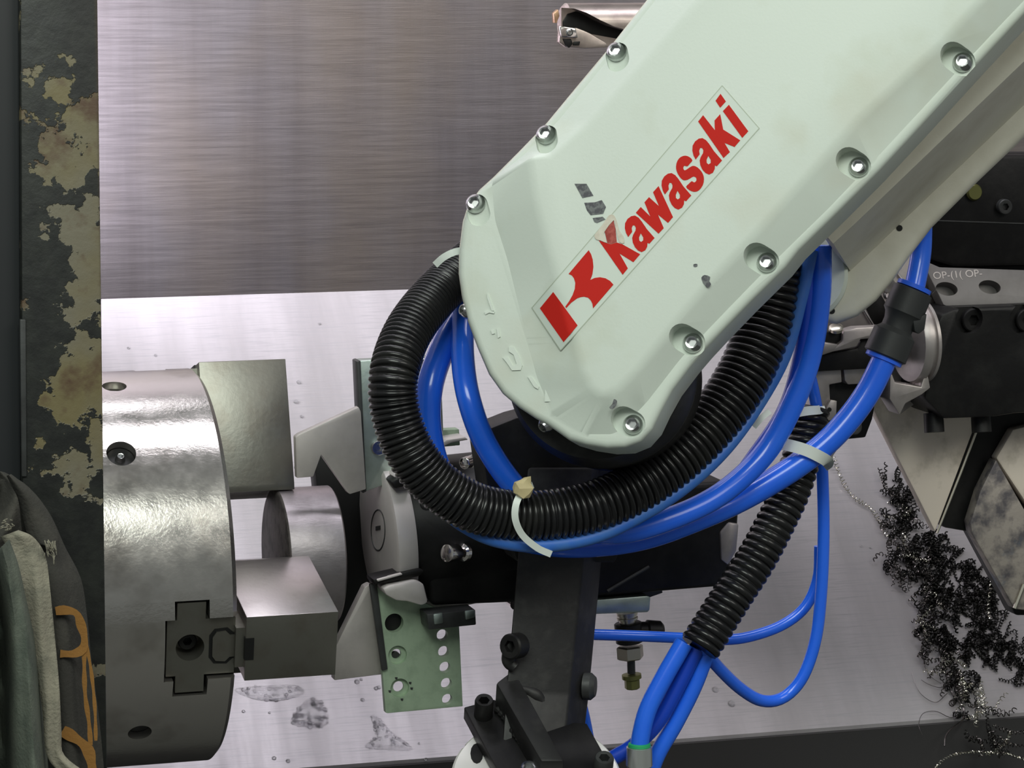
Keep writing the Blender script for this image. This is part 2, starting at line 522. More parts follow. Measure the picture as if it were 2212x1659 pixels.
socket_bolt('grub_screw', p - n * 0.010, n, 0.0036, 0.007, M['bolt_steel'], chuck, button=True)
lathe('plug', [(0, 0.0068), (0.004, 0.0066), (0.005, 0.004)], holes[0][0] - holes[0][1] * 0.010, holes[0][1], M['jaw_steel'], chuck, 32)
for i, ph in enumerate(PHIS[:2]):
    er = V((0, -math.cos(ph), math.sin(ph)))
    mj = finish('master_jaw', bm_prism([pol(x, RC - 0.0055, ph, t) for x, t in slot_outline(0)], -er * 0.05), M['jaw_steel'], chuck)
    bo = pol(x0 + (414 - 513) * k, RC - 0.0055, ph, 0)
    boolean(mj, [cutter(cyl_bm(bo + er * 0.01, -er, 31 * k, 0.028, 40))])
    socket_bolt('jaw_screw', bo - er * 0.016, er, 0.0062, 0.007, M['black_oxide'], mj)
    # sliding key: round-headed T, standing proud of the master jaw
    c = lambda px: x0 + (px - 513) * k
    key = [(c(462), -22 * k), (c(462), 22 * k), (c(470), 34 * k), (c(490), 36 * k), (c(500), 26 * k), (c(548), 24 * k), (c(548), -24 * k), (c(500), -26 * k), (c(490), -36 * k), (c(470), -34 * k)]
    finish('key', bm_prism([pol(x, RC - 0.0042, ph, t) for x, t in key], -er * 0.03), M['jaw_steel'], mj)
    keyr = [(x + (-2.2 * k if x < c(480) else 0), t * 1.16) for x, t in key[:5]] + [(c(470), 36 * k)]
    # dark channel round the key
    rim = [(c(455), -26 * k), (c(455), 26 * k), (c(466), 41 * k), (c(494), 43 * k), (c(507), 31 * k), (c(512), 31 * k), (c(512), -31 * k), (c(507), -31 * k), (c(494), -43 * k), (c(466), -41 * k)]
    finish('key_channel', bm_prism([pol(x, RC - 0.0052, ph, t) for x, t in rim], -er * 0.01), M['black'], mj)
JW, JR0, JR1, JBORE = 0.0228, 0.0455, RC + 0.002, 0.0500
xa, xb = x0 + 0.005, x0 + 0.0655
for i, ph in enumerate(PHIS):
    er = V((0, -math.cos(ph), math.sin(ph)))
    ro = JR1 if i < 2 else 0.105
    sec = [(ro, -JW), (ro, JW), (JR0 + 0.004, JW)]
    for q in range(9):                   # bored to the size of the work
        tt = JW * 0.96 * (1 - q / 4)
        sec.append((math.sqrt(JBORE ** 2 - tt ** 2), tt))
    sec.append((JR0 + 0.004, -JW))
    j = loft('soft_jaw', [[pol(x, r, ph, t) for r, t in sec] for x in (xa, xb)], M['jaw_lit'] if i == 0 else M['jaw_steel'], chuck, 0.0005)
    if i == 0:  # light on this jaw put into its colours: bright sides, darker outer end
        j.data.materials.append(M['jaw_steel'])
        for pl in j.data.polygons:
            if pl.normal.dot(er) > 0.6: pl.material_index = 1
    # serrated foot between jaw and chuck face
    finish('jaw_foot', bm_prism([pol(x0 - 0.001, JR1 - 0.003, ph, -0.014), pol(xa + 0.0003, JR1 - 0.003, ph, -0.014), pol(xa + 0.0003, JR1 - 0.003, ph, 0.014), pol(x0 - 0.001, JR1 - 0.003, ph, 0.014)], -er * 0.07), M['jaw_steel'], chuck)
    finish('jaw_keyway', bm_prism([pol(xa - 0.0005, JR1 + 0.0004, ph, -0.0078), pol(xa + 0.0055, JR1 + 0.0004, ph, -0.0078), pol(xa + 0.0055, JR1 + 0.0004, ph, 0.0078), pol(xa - 0.0005, JR1 + 0.0004, ph, 0.0078)], -er * 0.02), M['black'], chuck)

# ------------------------------------------------------------------ steel billet between the jaws
RB = 0.0478
bz = zch + 0.0012
bl = thing('steel_billet', 'short round dark steel billet between chuck jaws and gripper pads', 'billet', (U(690, 1190, 0).x, 0, bz - RB))
bx0, bx1 = U(594, 1190, 0).x, U(716, 1190, 0).x
lathe('billet_body', [(0.0018, RB), (bx1 - bx0 - 0.001, RB), (bx1 - bx0, RB - 0.001)], V((bx0, 0, bz)), AX, M['billet_steel'], bl, 96)
lathe('cut_face', [(0, RB - 0.0022), (0.0008, RB - 0.0006), (0.0018, RB)], V((bx0, 0, bz)), AX, M['billet_end'], bl, 96)

# ------------------------------------------------------------------ robot arm
AO = U(1400, 560, -0.26)
WV = (AO - CAM).normalized()
AA = (WV + RIGHT * 0.17 - UPV * 0.17).normalized()     # into the arm
AN = -AA
HP = 0.0135                                             # height of the raised middle of the cover
def A(px, py, dep=0.0):                                # dep < 0: above the rim of the cover
    return UP(px, py, AO + AA * dep, AN)
arm = thing('robot_arm', 'pale green-white robot arm with bolted cover and red lettering', 'robot arm', A(1300, 960, 0.05))
OUT = [(1737, -400), (1395, 0), (1318, 98), (1246, 184), (1180, 264), (1120, 326), (1065, 381), (1035, 408), (1010, 440), (998, 478), (990, 540), (989, 590), (996, 640),
       (1008, 690), (1030, 750), (1055, 808), (1085, 850), (1120, 880), (1155, 903), (1178, 915), (1200, 930), (1228, 950), (1265, 961), (1310, 968), (1350, 966),
       (1384, 952), (1408, 925), (1427, 885), (1452, 840), (1490, 790), (1520, 755), (1560, 712), (1620, 650), (1696, 575), (1725, 538), (1810, 455), (1899, 366), (1990, 268),
       (2118, 128), (2211, 28), (2500, -290), (2300, -520)]
L1 = [(1062, 388), (1069, 475), (1096, 560), (1140, 739), (1160, 817), (1196, 897), (1262, 938), (1330, 938), (1398, 868), (1470, 775), (1560, 680), (1665, 572), (1790, 450),
      (1890, 345), (2085, 135), (2170, 45), (2470, -270), (2290, -480), (1760, -385), (1420, -5), (1330, 108), (1205, 262), (1128, 338)]
L2 = [(1143, 334), (1157, 434), (1191, 556), (1242, 732), (1262, 805), (1280, 842), (1304, 856), (1334, 842), (1376, 800), (1452, 705), (1526, 617), (1622, 515), (1740, 385),
      (1854, 257), (2031, 97), (2111, 10), (2400, -290), (2290, -440), (1800, -330), (1480, 35), (1400, 125), (1270, 268), (1190, 332)]
bm = bm_prism([A(*p) for p in OUT], AA * 0.042)
bmesh.ops.recalc_face_normals(bm, faces=bm.faces[:])
top = [e for e in bm.edges if len(e.link_faces) == 2 and e.calc_face_angle(0) > R(60)]
bmesh.ops.bevel(bm, geom=top, offset=0.0045, segments=4, affect='EDGES', profile=0.5, clamp_overlap=True)
cover = finish('cover', bm, M['arm_paint'], arm)
bm = loft_bm([[A(p[0], p[1], 0.010) for p in L1], [A(p[0], p[1], 0.0) for p in L1], [A(p[0], p[1], -HP) for p in L2]])
bmesh.ops.recalc_face_normals(bm, faces=bm.faces[:])
tf = [e for e in bm.edges if len(e.link_faces) == 2 and any(abs((v.co - AO).dot(AN) - HP) < 1e-5 for v in e.verts)]
bmesh.ops.bevel(bm, geom=tf, offset=0.006, segments=4, affect='EDGES', profile=0.5, clamp_overlap=True)
boolean(cover, [cutter(bm)], 'UNION')
BOLTS = [(1332, 113), (1180, 292), (1028, 441), (1368, 918), (1497, 742), (1657, 568), (1855, 362), (2080, 136)]
cuts = []
for i, (bx, by) in enumerate(BOLTS):
    # oval spot-face: runs from the bolt into the slope of the raised middle
    dx, dy = ((6, 22) if i < 3 else (-17, -9))
    q0, q1 = A(bx + dx * 0.15, by + dy * 0.15, 0), A(bx + dx, by + dy, 0)
    a_ = (q1 - q0).normalized()
    b_ = AA.cross(a_).normalized()
    rr = 0.0082 if i > 2 else 0.0074
    ring = [q0 + (b_ * math.cos(th) - a_ * math.sin(th)) * rr for th in [math.pi * j / 12 for j in range(13)]]
    ring += [q1 + (-b_ * math.cos(th) + a_ * math.sin(th)) * rr for th in [math.pi * j / 12 for j in range(13)]]
    cuts.append(cutter(loft_bm([[p + AN * 0.03 for p in ring], [p + AA * 0.0035 for p in ring]])))
boolean(cover, cuts)
cover.data.set_sharp_from_angle(angle=R(32))
for bx, by in BOLTS:
    socket_bolt('cover_bolt', A(bx, by, 0.0036), AN, 0.0062, 0.0065, M['bolt_steel'], arm, button=True)
for bx, by, dx, dy in ((1014, 672, -0.75, 0.1), (1184, 913, -0.45, -0.55)):
    ax = (AN * 0.55 + RIGHT * dx + UPV * dy).normalized()
    socket_bolt('cover_bolt', A(bx, by, 0.010), ax, 0.0052, 0.006, M['bolt_steel'], arm, button=True)
# shell behind the cover, and the joint housing further back
SH = [(p[0] + 4, p[1] + 4) for p in OUT]
bm = bm_prism([A(p[0], p[1], 0.0435) for p in OUT], AA * 0.035)
bmesh.ops.recalc_face_normals(bm, faces=bm.faces[:])
bevel_all(bm, 0.002, 2, 60)
finish('rear_shell', bm, M['arm_back'], arm)
HO = [(2480, 60), (2212, 290), (2110, 387), (2010, 487), (1965, 546), (1925, 603), (1890, 645), (1850, 678), (1805, 696), (1770, 690), (1735, 650), (1730, 560), (1860, 420), (2100, 180), (2400, -100)]
bm = bm_prism([A(p[0], p[1], 0.185) for p in HO], AA * 0.014)
bmesh.ops.recalc_face_normals(bm, faces=bm.faces[:])
bevel_all(bm, 0.005, 4, 40)
finish('joint_housing', bm, M['arm_back'], arm)
lathe('joint_ring', [(0, 0.030), (0.010, 0.031), (0.013, 0.029)], A(1735, 600, 0.187), AN, M['arm_paint'], arm, 64)
bm = bm_prism([A(p[0], p[1], 0.078) for p in [(1800, 526), (1850, 480), (2350, 0), (2300, -50), (1800, 430), (1760, 480)]], AA * 0.115)
finish('joint_neck', bm, M['arm_back'], arm)
for px, py in ((1943, 493), (1797, 672)):
    lathe('housing_hole', [(0, 0.0022), (0.0006, 0.0020)], A(px, py, 0.1852), AN, M['black'], arm, 16)
# black wrist below the head
lathe('wrist_flange', [(0.0, 0.056), (0.012, 0.060), (0.024, 0.060), (0.025, 0.054), (0.034, 0.054), (0.036, 0.058), (0.058, 0.058)], A(1290, 800, 0.046), AA, M['black_paint'], arm, 96)

# decal with lettering, lying on the raised middle and running down its end slope
def crease_t(px, py):
    """0 on the flat, 1 at the foot of the end slope"""
    f = lambda C, y: next((a[0] + (b[0] - a[0]) * (y - a[1]) / (b[1] - a[1]) for a, b in zip(C, C[1:]) if a[1] <= y <= b[1]), None)
    xb, xa_ = f(L2[:6], py), f(L1[:6], py)
    if xb is None or xa_ is None: return 0.0
    return min(max((xb - px) / max(xb - xa_, 1), 0), 1)
def S(px, py, lift):
    t = crease_t(px, py)
    t = max(0.0, t - 0.10 * (1 - t)) if t > 0 else 0
    return A(px, py, -HP * (1 - t) - lift)
def quad_sheet(name, c4, n, m, lift, th, mat, parent):
    """thin film over four corners, following the surface"""
    bm = bmesh.new()
    g = {}
    for lay in (0, 1):
        for i in range(n + 1):
            for j in range(m + 1):
                u, v = i / n, j / m
                x = (c4[0][0] * (1 - u) + c4[1][0] * u) * (1 - v) + (c4[3][0] * (1 - u) + c4[2][0] * u) * v
                y = (c4[0][1] * (1 - u) + c4[1][1] * u) * (1 - v) + (c4[3][1] * (1 - u) + c4[2][1] * u) * v
                g[lay, i, j] = bm.verts.new(S(x, y, lift + (th if lay else 0)))
    for i in range(n):
        for j in range(m):
            for lay in (0, 1):
                bm.faces.new([g[lay, i, j], g[lay, i + 1, j], g[lay, i + 1, j + 1], g[lay, i, j + 1]])
    for i in range(n):
        bm.faces.new([g[0, i, 0], g[0, i + 1, 0], g[1, i + 1, 0], g[1, i, 0]])
        bm.faces.new([g[0, i, m], g[0, i + 1, m], g[1, i + 1, m], g[1, i, m]])
    for j in range(m):
        bm.faces.new([g[0, 0, j], g[0, 0, j + 1], g[1, 0, j + 1], g[1, 0, j]])
        bm.faces.new([g[0, n, j], g[0, n, j + 1], g[1, n, j + 1], g[1, n, j]])
    return finish(name, bm, mat, parent, 30)
decal = quad_sheet('decal', [(1149, 665), (1211, 757), (1640, 277), (1560, 185)], 4, 40, 0.00005, 0.0002, M['decal_film'], arm)
for a_, b_ in (((1149, 665), (1560, 185)), ((1211, 757), (1640, 277)), ((1149, 665), (1211, 757)), ((1560, 185), (1640, 277))):
    dx, dy = b_[0] - a_[0], b_[1] - a_[1]
    l = math.hypot(dx, dy)
    ox, oy = -dy / l * 0.9, dx / l * 0.9
    quad_sheet('decal_edge', [(a_[0] - ox, a_[1] - oy), (a_[0] + ox, a_[1] + oy), (b_[0] + ox, b_[1] + oy), (b_[0] - ox, b_[1] - oy)], 1, 40, 0.0001, 0.00022, M['decal_edge'], decal)
def flat(name, pts, mat, parent, lift=0.00028, th=0.0002, hole=None):
    bm = bmesh.new()
    def loop(P): return [bm.verts.new(S(x, y, lift + th)) for x, y in P]
    o = loop(pts)
    es = [bm.edges.new((o[i], o[(i + 1) % len(o)])) for i in range(len(o))]
    if hole:
        h = loop(hole)
        es += [bm.edges.new((h[i], h[(i + 1) % len(h)])) for i in range(len(h))]
    bmesh.ops.triangle_fill(bm, use_beauty=True, use_dissolve=False, edges=es)
    r = bmesh.ops.extrude_face_region(bm, geom=bm.faces[:])
    bmesh.ops.translate(bm, vec=AA * th, verts=[v for v in r['geom'] if isinstance(v, bmesh.types.BMVert)])
    return finish(name, bm, mat, parent, 20)
def smooth2(P, closed=True, per=3):
    out = []
    n = len(P)
    for i in range(n):
        p0, p1, p2, p3 = P[i - 1], P[i], P[(i + 1) % n], P[(i + 2) % n]
        for k_ in range(per):
            t = k_ / per
            out.append(tuple(0.5 * ((2 * p1[c]) + (p2[c] - p0[c]) * t + (2 * p0[c] - 5 * p1[c] + 4 * p2[c] - p3[c]) * t * t + (3 * p1[c] - p0[c] - 3 * p2[c] + p3[c]) * t ** 3) for c in (0, 1)))
    return out
cA = lambda P: [(1280 + x / 7.54, 380 + y / 7.54) for x, y in P]
cB = lambda P: [(1440 + x / 6.914, 180 + y / 6.914) for x, y in P]
cC = lambda P: [(1140 + x / 6.914, 520 + y / 6.914) for x, y in P]
RED = M['red_print']
LB = cC([(380, 765), (180, 1010), (535, 1515), (745, 1265)])
quad_sheet('logo_bar', [LB[1], LB[2], LB[3], LB[0]], 10, 10, 0.00028, 0.0002, RED, decal)
flat('logo_wing', cC([(910, 140), (610, 495), (660, 520), (690, 560), (710, 630), (702, 720), (670, 810), (620, 900), (560, 985), (575, 1005), (650, 925), (740, 860), (790, 842), (840, 835), (900, 850), (940, 890), (965, 940), (975, 1010), (1280, 655), (1230, 600), (1160, 560), (1080, 545), (1000, 555), (935, 585), (965, 500), (980, 390), (970, 280), (945, 200)]), RED, decal)
flat('letter', cA([(490, 1610), (575, 1505), (440, 1265), (665, 1405), (775, 1275), (480, 1110), (395, 1085), (300, 1110), (235, 1095), (100, 1050)]), RED, decal)
flat('letter', cA([(240, 1090), (300, 1105), (395, 1080), (375, 870), (340, 715), (195, 905)]), M['red_torn'], decal)
a_out = cA([(1010, 1010), (925, 1105), (895, 1090), (890, 1150), (860, 1210), (800, 1240), (740, 1215), (690, 1160), (655, 1085), (645, 1010), (660, 960), (700, 890), (705, 845), (685, 808), (655, 805), (637, 850), (645, 910), (580, 995), (545, 930), (525, 850), (530, 770), (570, 700), (630, 655), (690, 645), (750, 680), (800, 740), (880, 860)])
a_in = cA([(785, 935), (757, 1000), (760, 1050), (790, 1075), (825, 1050), (825, 1000)])
for dx, dy in ((0, 0), (79.3, -91.8), (145.8, -167.4)):
    flat('letter', [(x + dx, y + dy) for x, y in a_out], RED, decal, hole=[(x + dx, y + dy) for x, y in a_in])
flat('letter', cA([(785, 505), (705, 600), (1075, 940), (1160, 850), (1065, 630), (1230, 765), (1310, 670), (1075, 165), (985, 265), (1080, 490), (920, 345), (845, 430), (940, 660)]), RED, decal)
flat('letter', smooth2(cB([(385, 1150), (340, 1100), (280, 1080), (210, 1100), (160, 1160), (140, 1240), (150, 1310), (190, 1390), (240, 1440), (290, 1447), (350, 1420), (400, 1392), (440, 1410), (443, 1455), (410, 1480), (375, 1460), (330, 1502), (290, 1545), (340, 1595), (410, 1620), (480, 1600), (540, 1520), (558, 1430), (540, 1350), (490, 1280), (430, 1238), (380, 1235), (320, 1272), (270, 1300), (248, 1265), (265, 1230), (310, 1240), (345, 1200)]), per=2), RED, decal)
flat('letter', cB([(545, 475), (470, 570), (850, 1115), (945, 1025), (865, 890), (1015, 950), (1100, 850), (845, 690), (800, 460), (715, 555), (720, 700)]), RED, decal)
flat('letter', cB([(930, 320), (840, 415), (1130, 815), (1220, 715)]), RED, decal)
flat('letter_dot', cB([(805, 155), (730, 260), (800, 365), (885, 270)]), RED, decal)
# torn tape over the first letter, scuffs and chips in the paint
flat('torn_tape', smooth2(cA([(270, 640), (350, 640), (400, 760), (430, 880), (500, 980), (515, 1090), (440, 1080), (400, 940), (375, 860), (345, 720), (200, 900), (190, 960), (235, 1090), (130, 1050), (60, 1035), (30, 970), (80, 900), (200, 740)]), per=2), M['tape'], decal, 0.0004, 0.0004)
for P in ([(1241, 397), (1267, 397), (1282, 423), (1258, 428)], [(1262, 438), (1285, 437), (1300, 432), (1309, 447), (1303, 462), (1276, 465), (1268, 455)], [(1280, 471), (1302, 468), (1308, 474), (1290, 482), (1284, 480)]):
    flat('scuff', P, M['scuff'], arm, 0.00005, 0.00015)
flat('paint_chip', smooth2([(1515, 600), (1522, 594), (1534, 598), (1532, 607), (1536, 614), (1529, 621), (1522, 615), (1518, 610)], per=2), M['scuff'], arm, 0.00005, 0.00012)
flat('paint_chip', smooth2([(1498, 571), (1506, 570), (1506, 576), (1499, 577)], per=2), M['scuff'], arm, 0.00005, 0.00012)
flat('paint_chip', smooth2([(1326, 862), (1333, 866), (1331, 876), (1322, 884), (1316, 880), (1323, 872)], per=2), M['scuff'], arm, 0.00005, 0.00012)
# cast marks standing proud on the rim of the head
zz = lambda P: [(950 + x / 2.949, 400 + y / 2.949) for x, y in P]
for P in ([(300, 690), (306, 690), (345, 800), (330, 800), (302, 720)], [(285, 808), (315, 800), (350, 806), (345, 818), (315, 812), (290, 824)],
          [(325, 925), (345, 922), (350, 945), (332, 950)], [(362, 915), (375, 912), (385, 965), (370, 975)],
          [(440, 1030), (470, 1030), (505, 1090), (525, 1150), (515, 1178), (460, 1180), (425, 1130), (400, 1100), (430, 1090), (465, 1150), (490, 1140), (470, 1080), (440, 1060)],
          [(560, 1222), (585, 1220), (632, 1285), (625, 1300), (600, 1285)], [(672, 1278), (700, 1285), (768, 1355), (720, 1378), (668, 1380)]):
    finish('cast_mark', bm_prism([A(x, y, -0.0009) for x, y in zz(P)], AA * 0.0022), M['arm_paint'], arm)

# ------------------------------------------------------------------ corrugated conduits
def conduit(name, P, wfun, pitchfun, label):
    pts = px_path(P)
    pts, L = resample(pts, 0.00042)
    ph = [0.0]
    n = len(pts)
    for i in range(1, n):
        ph.append(ph[-1] + (pts[i] - pts[i - 1]).length / (pitchfun(i / n) * mpp(-0.18)))
    def rf(s, t):
        i = int(round(t * (n - 1)))
        c = abs(math.sin(math.pi * ph[i])) ** 0.55
        return wfun(t) * mpp(-0.18) / 2 * (0.85 + 0.15 * c)
    bm = sweep_bm(pts, rf, 26)
    o = finish(name, bm, M['conduit_black'], None, 80)
    return tag(o, label, 'conduit')
lerp3 = lambda t, a: a[0] + (a[1] - a[0]) * min(t * 2, 1) if t < .5 else a[1] + (a[2] - a[1]) * (t * 2 - 1)
conduit('corrugated_conduit', [(1060, 530, -0.095), (990, 590, -0.118), (930, 650, -0.145), (880, 720, -0.168), (852, 800, -0.186), (852, 880, -0.19), (880, 965, -0.194), (930, 1035, -0.197), (1005, 1088, -0.20), (1080, 1110, -0.20),
        (1170, 1114, -0.20), (1280, 1095, -0.20), (1390, 1045, -0.195), (1490, 965, -0.19), (1570, 870, -0.183), (1622, 780, -0.176), (1655, 680, -0.168), (1672, 560, -0.162)],
        lambda t: lerp3(t, (104, 112, 134)), lambda t: lerp3(t, (10.5, 13.5, 19.0)), 'thick black corrugated conduit looping below the robot arm head')
conduit('corrugated_conduit', [(1752, 880, -0.115), (1738, 960, -0.12), (1712, 1050, -0.125), (1680, 1120, -0.13), (1635, 1205, -0.135), (1580, 1290, -0.14), (1510, 1400, -0.145)],
        lambda t: 99 - 8 * (1 - t), lambda t: 18.5, 'thinner black corrugated conduit hanging straight, its open end with blue tubes coming out')

# ------------------------------------------------------------------ blue air tubes
def atube(P, wd, mat, label, name='air_tube'):
    return tag(tube(name, P, wd, M[mat]), label, 'tube', 'blue air tubes')
atube([(1752, 540, -0.172), (1730, 640, -0.174), (1697, 760, -0.176), (1645, 860, -0.180), (1570, 965, -0.192), (1480, 1050, -0.198), (1380, 1115, -0.202), (1280, 1160, -0.204), (1170, 1178, -0.204), (1070, 1166, -0.2), (995, 1130, -0.19), (945, 1085, -0.18)],
      33, 'blue_dusty', 'dull dusty blue tube along the outer edge of the thick conduit loop')
atube([(1772, 530, -0.165), (1770, 640, -0.166), (1752, 760, -0.166), (1718, 860, -0.166), (1655, 975, -0.165), (1560, 1065, -0.170), (1450, 1120, -0.177), (1330, 1150, -0.176), (1210, 1130, -0.165), (1120, 1060, -0.165), (1052, 965, -0.165), (1015, 870, -0.164), (1000, 780, -0.146), (1000, 690, -0.120), (1010, 610, -0.105)],
      52, 'blue_tube', 'thick blue tube from arm underside, running down behind the conduit loop to the arm head')
atube([(1742, 540, -0.164), (1744, 680, -0.164), (1725, 800, -0.163), (1690, 900, -0.162), (1615, 1010, -0.160)], 40, 'blue_deep', 'deep blue tube between dusty tube and thick blue tube under the arm')
atube([(1914, 770, -0.150), (1868, 858, -0.150), (1800, 942, -0.150), (1715, 1010, -0.150), (1600, 1078, -0.150), (1480, 1130, -0.152), (1390, 1160, -0.149), (1300, 1174, -0.149), (1200, 1175, -0.149), (1090, 1150, -0.148), (1000, 1090, -0.148), (945, 1010, -0.145), (925, 920, -0.143), (930, 830, -0.141), (962, 740, -0.125), (1005, 660, -0.10)],
      58, 'blue_tube', 'bright blue tube leaving the black union downwards and crossing under the cable tie')
atube([(1010, 640, -0.095), (960, 720, -0.112), (930, 800, -0.125), (916, 880, -0.133), (925, 950, -0.136), (960, 1020, -0.138), (1020, 1080, -0.14)], 32, 'blue_deep', 'dark blue tube beside the left inner edge of the conduit loop')
atube([(1992, 470, -0.140), (1990, 540, -0.142), (1982, 590, -0.145), (1974, 628, -0.148)], 47, 'blue_tube', 'short blue tube entering the top of the black union')
atube([(1742, 780, -0.108), (1760, 860, -0.105), (1770, 930, -0.104), (1777, 1040, -0.10), (1779, 1160, -0.10), (1774, 1280, -0.10), (1762, 1380, -0.10), (1735, 1460, -0.10), (1695, 1505, -0.10), (1648, 1514, -0.105), (1600, 1488, -0.115), (1550, 1440, -0.13), (1515, 1395, -0.14)],
      28, 'blue_tube', 'slim blue tube hanging in a long loop at the right of the lower conduit')
atube([(1770, 1180, -0.085), (1766, 1250, -0.085), (1740, 1310, -0.085), (1690, 1350, -0.085), (1620, 1375, -0.085), (1560, 1382, -0.083), (1470, 1378, -0.080), (1380, 1374, -0.078), (1290, 1371, -0.075), (1230, 1370, -0.070)], 25, 'blue_tube', 'slim blue tube crossing level behind the lower conduit to the black post')
atube([(1478, 1388, -0.142), (1436, 1460, -0.143), (1400, 1530, -0.144), (1384, 1590, -0.145), (1380, 1625, -0.145)], 42, 'blue_tube', 'glossy blue tube from the conduit end into the silver fitting')
atube([(1505, 1400, -0.138), (1465, 1480, -0.136), (1420, 1560, -0.134), (1370, 1610, -0.130), (1320, 1640, -0.125), (1280, 1665, -0.12)], 36, 'blue_deep', 'middle blue tube below the conduit end, bending left behind the silver fitting')
atube([(1530, 1400, -0.136), (1500, 1480, -0.134), (1460, 1560, -0.132), (1420, 1630, -0.130), (1395, 1700, -0.128)], 38, 'blue_tube', 'rightmost blue tube below the conduit end, passing right of the silver fitting')
atube([(1250, 1500, -0.06), (1262, 1540, -0.06), (1272, 1590, -0.06), (1280, 1640, -0.06)], 22, 'blue_tube', 'short length of blue tube showing behind the foot of the black post')

# ------------------------------------------------------------------ push-fit union (black) and end fitting (silver)
def pxlathe(name, prof, p0, p1, y, mat, parent=None, seg=40, tilt=0.0):
    """turned part: profile in photo pixels along the line p0 -> p1 at depth y"""
    a, b = U(p0[0], p0[1], y), U(p1[0], p1[1], y + tilt)
    kk = mpp(y)
    return lathe(name, [(s * kk, r * kk) for s, r in prof], a, (b - a), mat, parent, seg)
un = thing('push_fit_union', 'black plastic push-fit union with blue collars joining two thick blue tubes', 'fitting', U(1940, 790, -0.147))
P0, P1 = (1974, 622), (1906, 782)
pxlathe('union_body', [(4, 40), (6, 46), (62, 47), (70, 40), (84, 36), (100, 36), (108, 44), (112, 49), (166, 50), (169, 46)], P0, P1, -0.147, M['fitting_black'], un, 48)
pxlathe('collar', [(-8, 37), (-7, 40), (2, 40), (4, 30)], P0, P1, -0.147, M['blue_collar'], un)
pxlathe('collar', [(167, 30), (169, 43), (178, 43), (180, 36)], P0, P1, -0.147, M['blue_collar'], un)
prism('clip', [(1972, 690), (2003, 678), (1998, 712), (1985, 722), (1976, 716)], -0.158, 0.010, M['fitting_black'], un, 0.0008)
fit = thing('tube_fitting', 'silver tube fitting with green sealing ring at the bottom edge', 'fitting', U(1380, 1700, -0.145))
pxlathe('sleeve', [(0, 24), (2, 29), (44, 30), (48, 27), (62, 27), (66, 31), (120, 31)], (1381, 1612), (1380, 1720), -0.145, M['silver_ring'], fit)
pxlathe('seal_ring', [(-8, 22), (-6, 25), (0, 26), (2, 22)], (1381, 1612), (1380, 1720), -0.145, M['green_seal'], fit)

# ------------------------------------------------------------------ cable ties
def tie(label, P, wd, y, mat='tie_white', th=4.0, head=None):
    """band drawn along a path lying on the hoses, with a flat cross-section"""
    pts = px_path([(a, b, c) for a, b, c in P])
    pts, _ = resample(pts, 0.0015)
    kk = mpp(y)
    bm = bmesh.new()
    rings = []
    for i, p in enumerate(pts):
        t = (pts[min(i + 1, len(pts) - 1)] - pts[max(i - 1, 0)]).normalized()
        nrm = (CAM - p).normalized()
        sd = t.cross(nrm).normalized()
        nrm = sd.cross(t).normalized()
        a, b = sd * wd * kk / 2, nrm * th * kk / 2
        rings.append([p + a + b, p - a + b, p - a - b, p + a - b])
    loft_bm(rings, True, True, bm)
    t_ = thing('cable_tie', label, 'cable tie', pts[0])
    finish('band', bm, M[mat], t_, 40)
    if head:
        hx, hy, hz, hs, hm = head
        c = U(hx, hy, hz)
        bm = bmesh.new()
        bmesh.ops.create_icosphere(bm, subdivisions=2, radius=hs * kk)
        for v in bm.verts:
            v.co = V((v.co.x * 1.05, v.co.y * 0.7, v.co.z)) * (1 + 0.55 * noise.noise(v.co * 260)) + c
        finish('tie_head', bm, M[hm], t_, 25)
    return t_
tie('cream cable tie with yellowed knob round the bottom of the thick conduit', [(1150, 1048, -0.205), (1133, 1056, -0.214), (1116, 1085, -0.2195), (1113, 1120, -0.2195), (1128, 1155, -0.216), (1160, 1183, -0.212), (1190, 1197, -0.208)], 15, -0.21, head=(1132, 1053, -0.219, 22, 'tie_yellow'))
tie('translucent white cable tie slung from the lower conduit over the bright blue tube', [(1680, 958, -0.140), (1705, 962, -0.153), (1740, 972, -0.160), (1770, 986, -0.160), (1788, 998, -0.152), (1780, 1006, -0.140)], 27, -0.155)
tie('short white cable tie higher up, holding the slim blue tube to the lower conduit', [(1705, 898, -0.134), (1725, 891, -0.137), (1750, 887, -0.136), (1771, 885, -0.128), (1772, 880, -0.115)], 20, -0.13)
tie('white tie end poking out between dusty tube and thick blue tube', [(1628, 922, -0.168), (1645, 903, -0.170), (1662, 888, -0.168)], 14, -0.17)
tie('white clamp strap where the conduit meets the left side of the arm head', [(940, 572, -0.186), (958, 556, -0.190), (980, 545, -0.192), (1000, 541, -0.188)], 15, -0.19)

# ------------------------------------------------------------------ gripper
g = thing('gripper', 'pneumatic gripper with round aluminium head, zinc fingers and V-shaped pads holding out to the billet', 'gripper', U(900, 1300, 0))
g0 = U(816, 1160, 0.0)
gx = (U(1041, 1135, 0.0) - g0).normalized()
lathe('head_disc', [(0, 0.012), (0.0, 0.052), (0.0016, 0.0545), (0.013, 0.0545), (0.015, 0.0535)], g0, gx, M['aluminium'], g, 96)
lathe('gripper_body', [(0.013, 0.050), (0.016, 0.052), (0.098, 0.052), (0.100, 0.050)], g0, gx, M['black_oxide'], g, 72)
prism('body_lip', [(916, 1300), (1000, 1290), (1096, 1276), (1094, 1290), (1010, 1308), (940, 1316)], -0.030, 0.02, M['aluminium'], g, 0.001)
prism('body_lip', [(946, 962), (965, 950), (1005, 944), (1012, 950), (975, 957), (952, 968)], -0.030, 0.02, M['aluminium'], g, 0.0008)
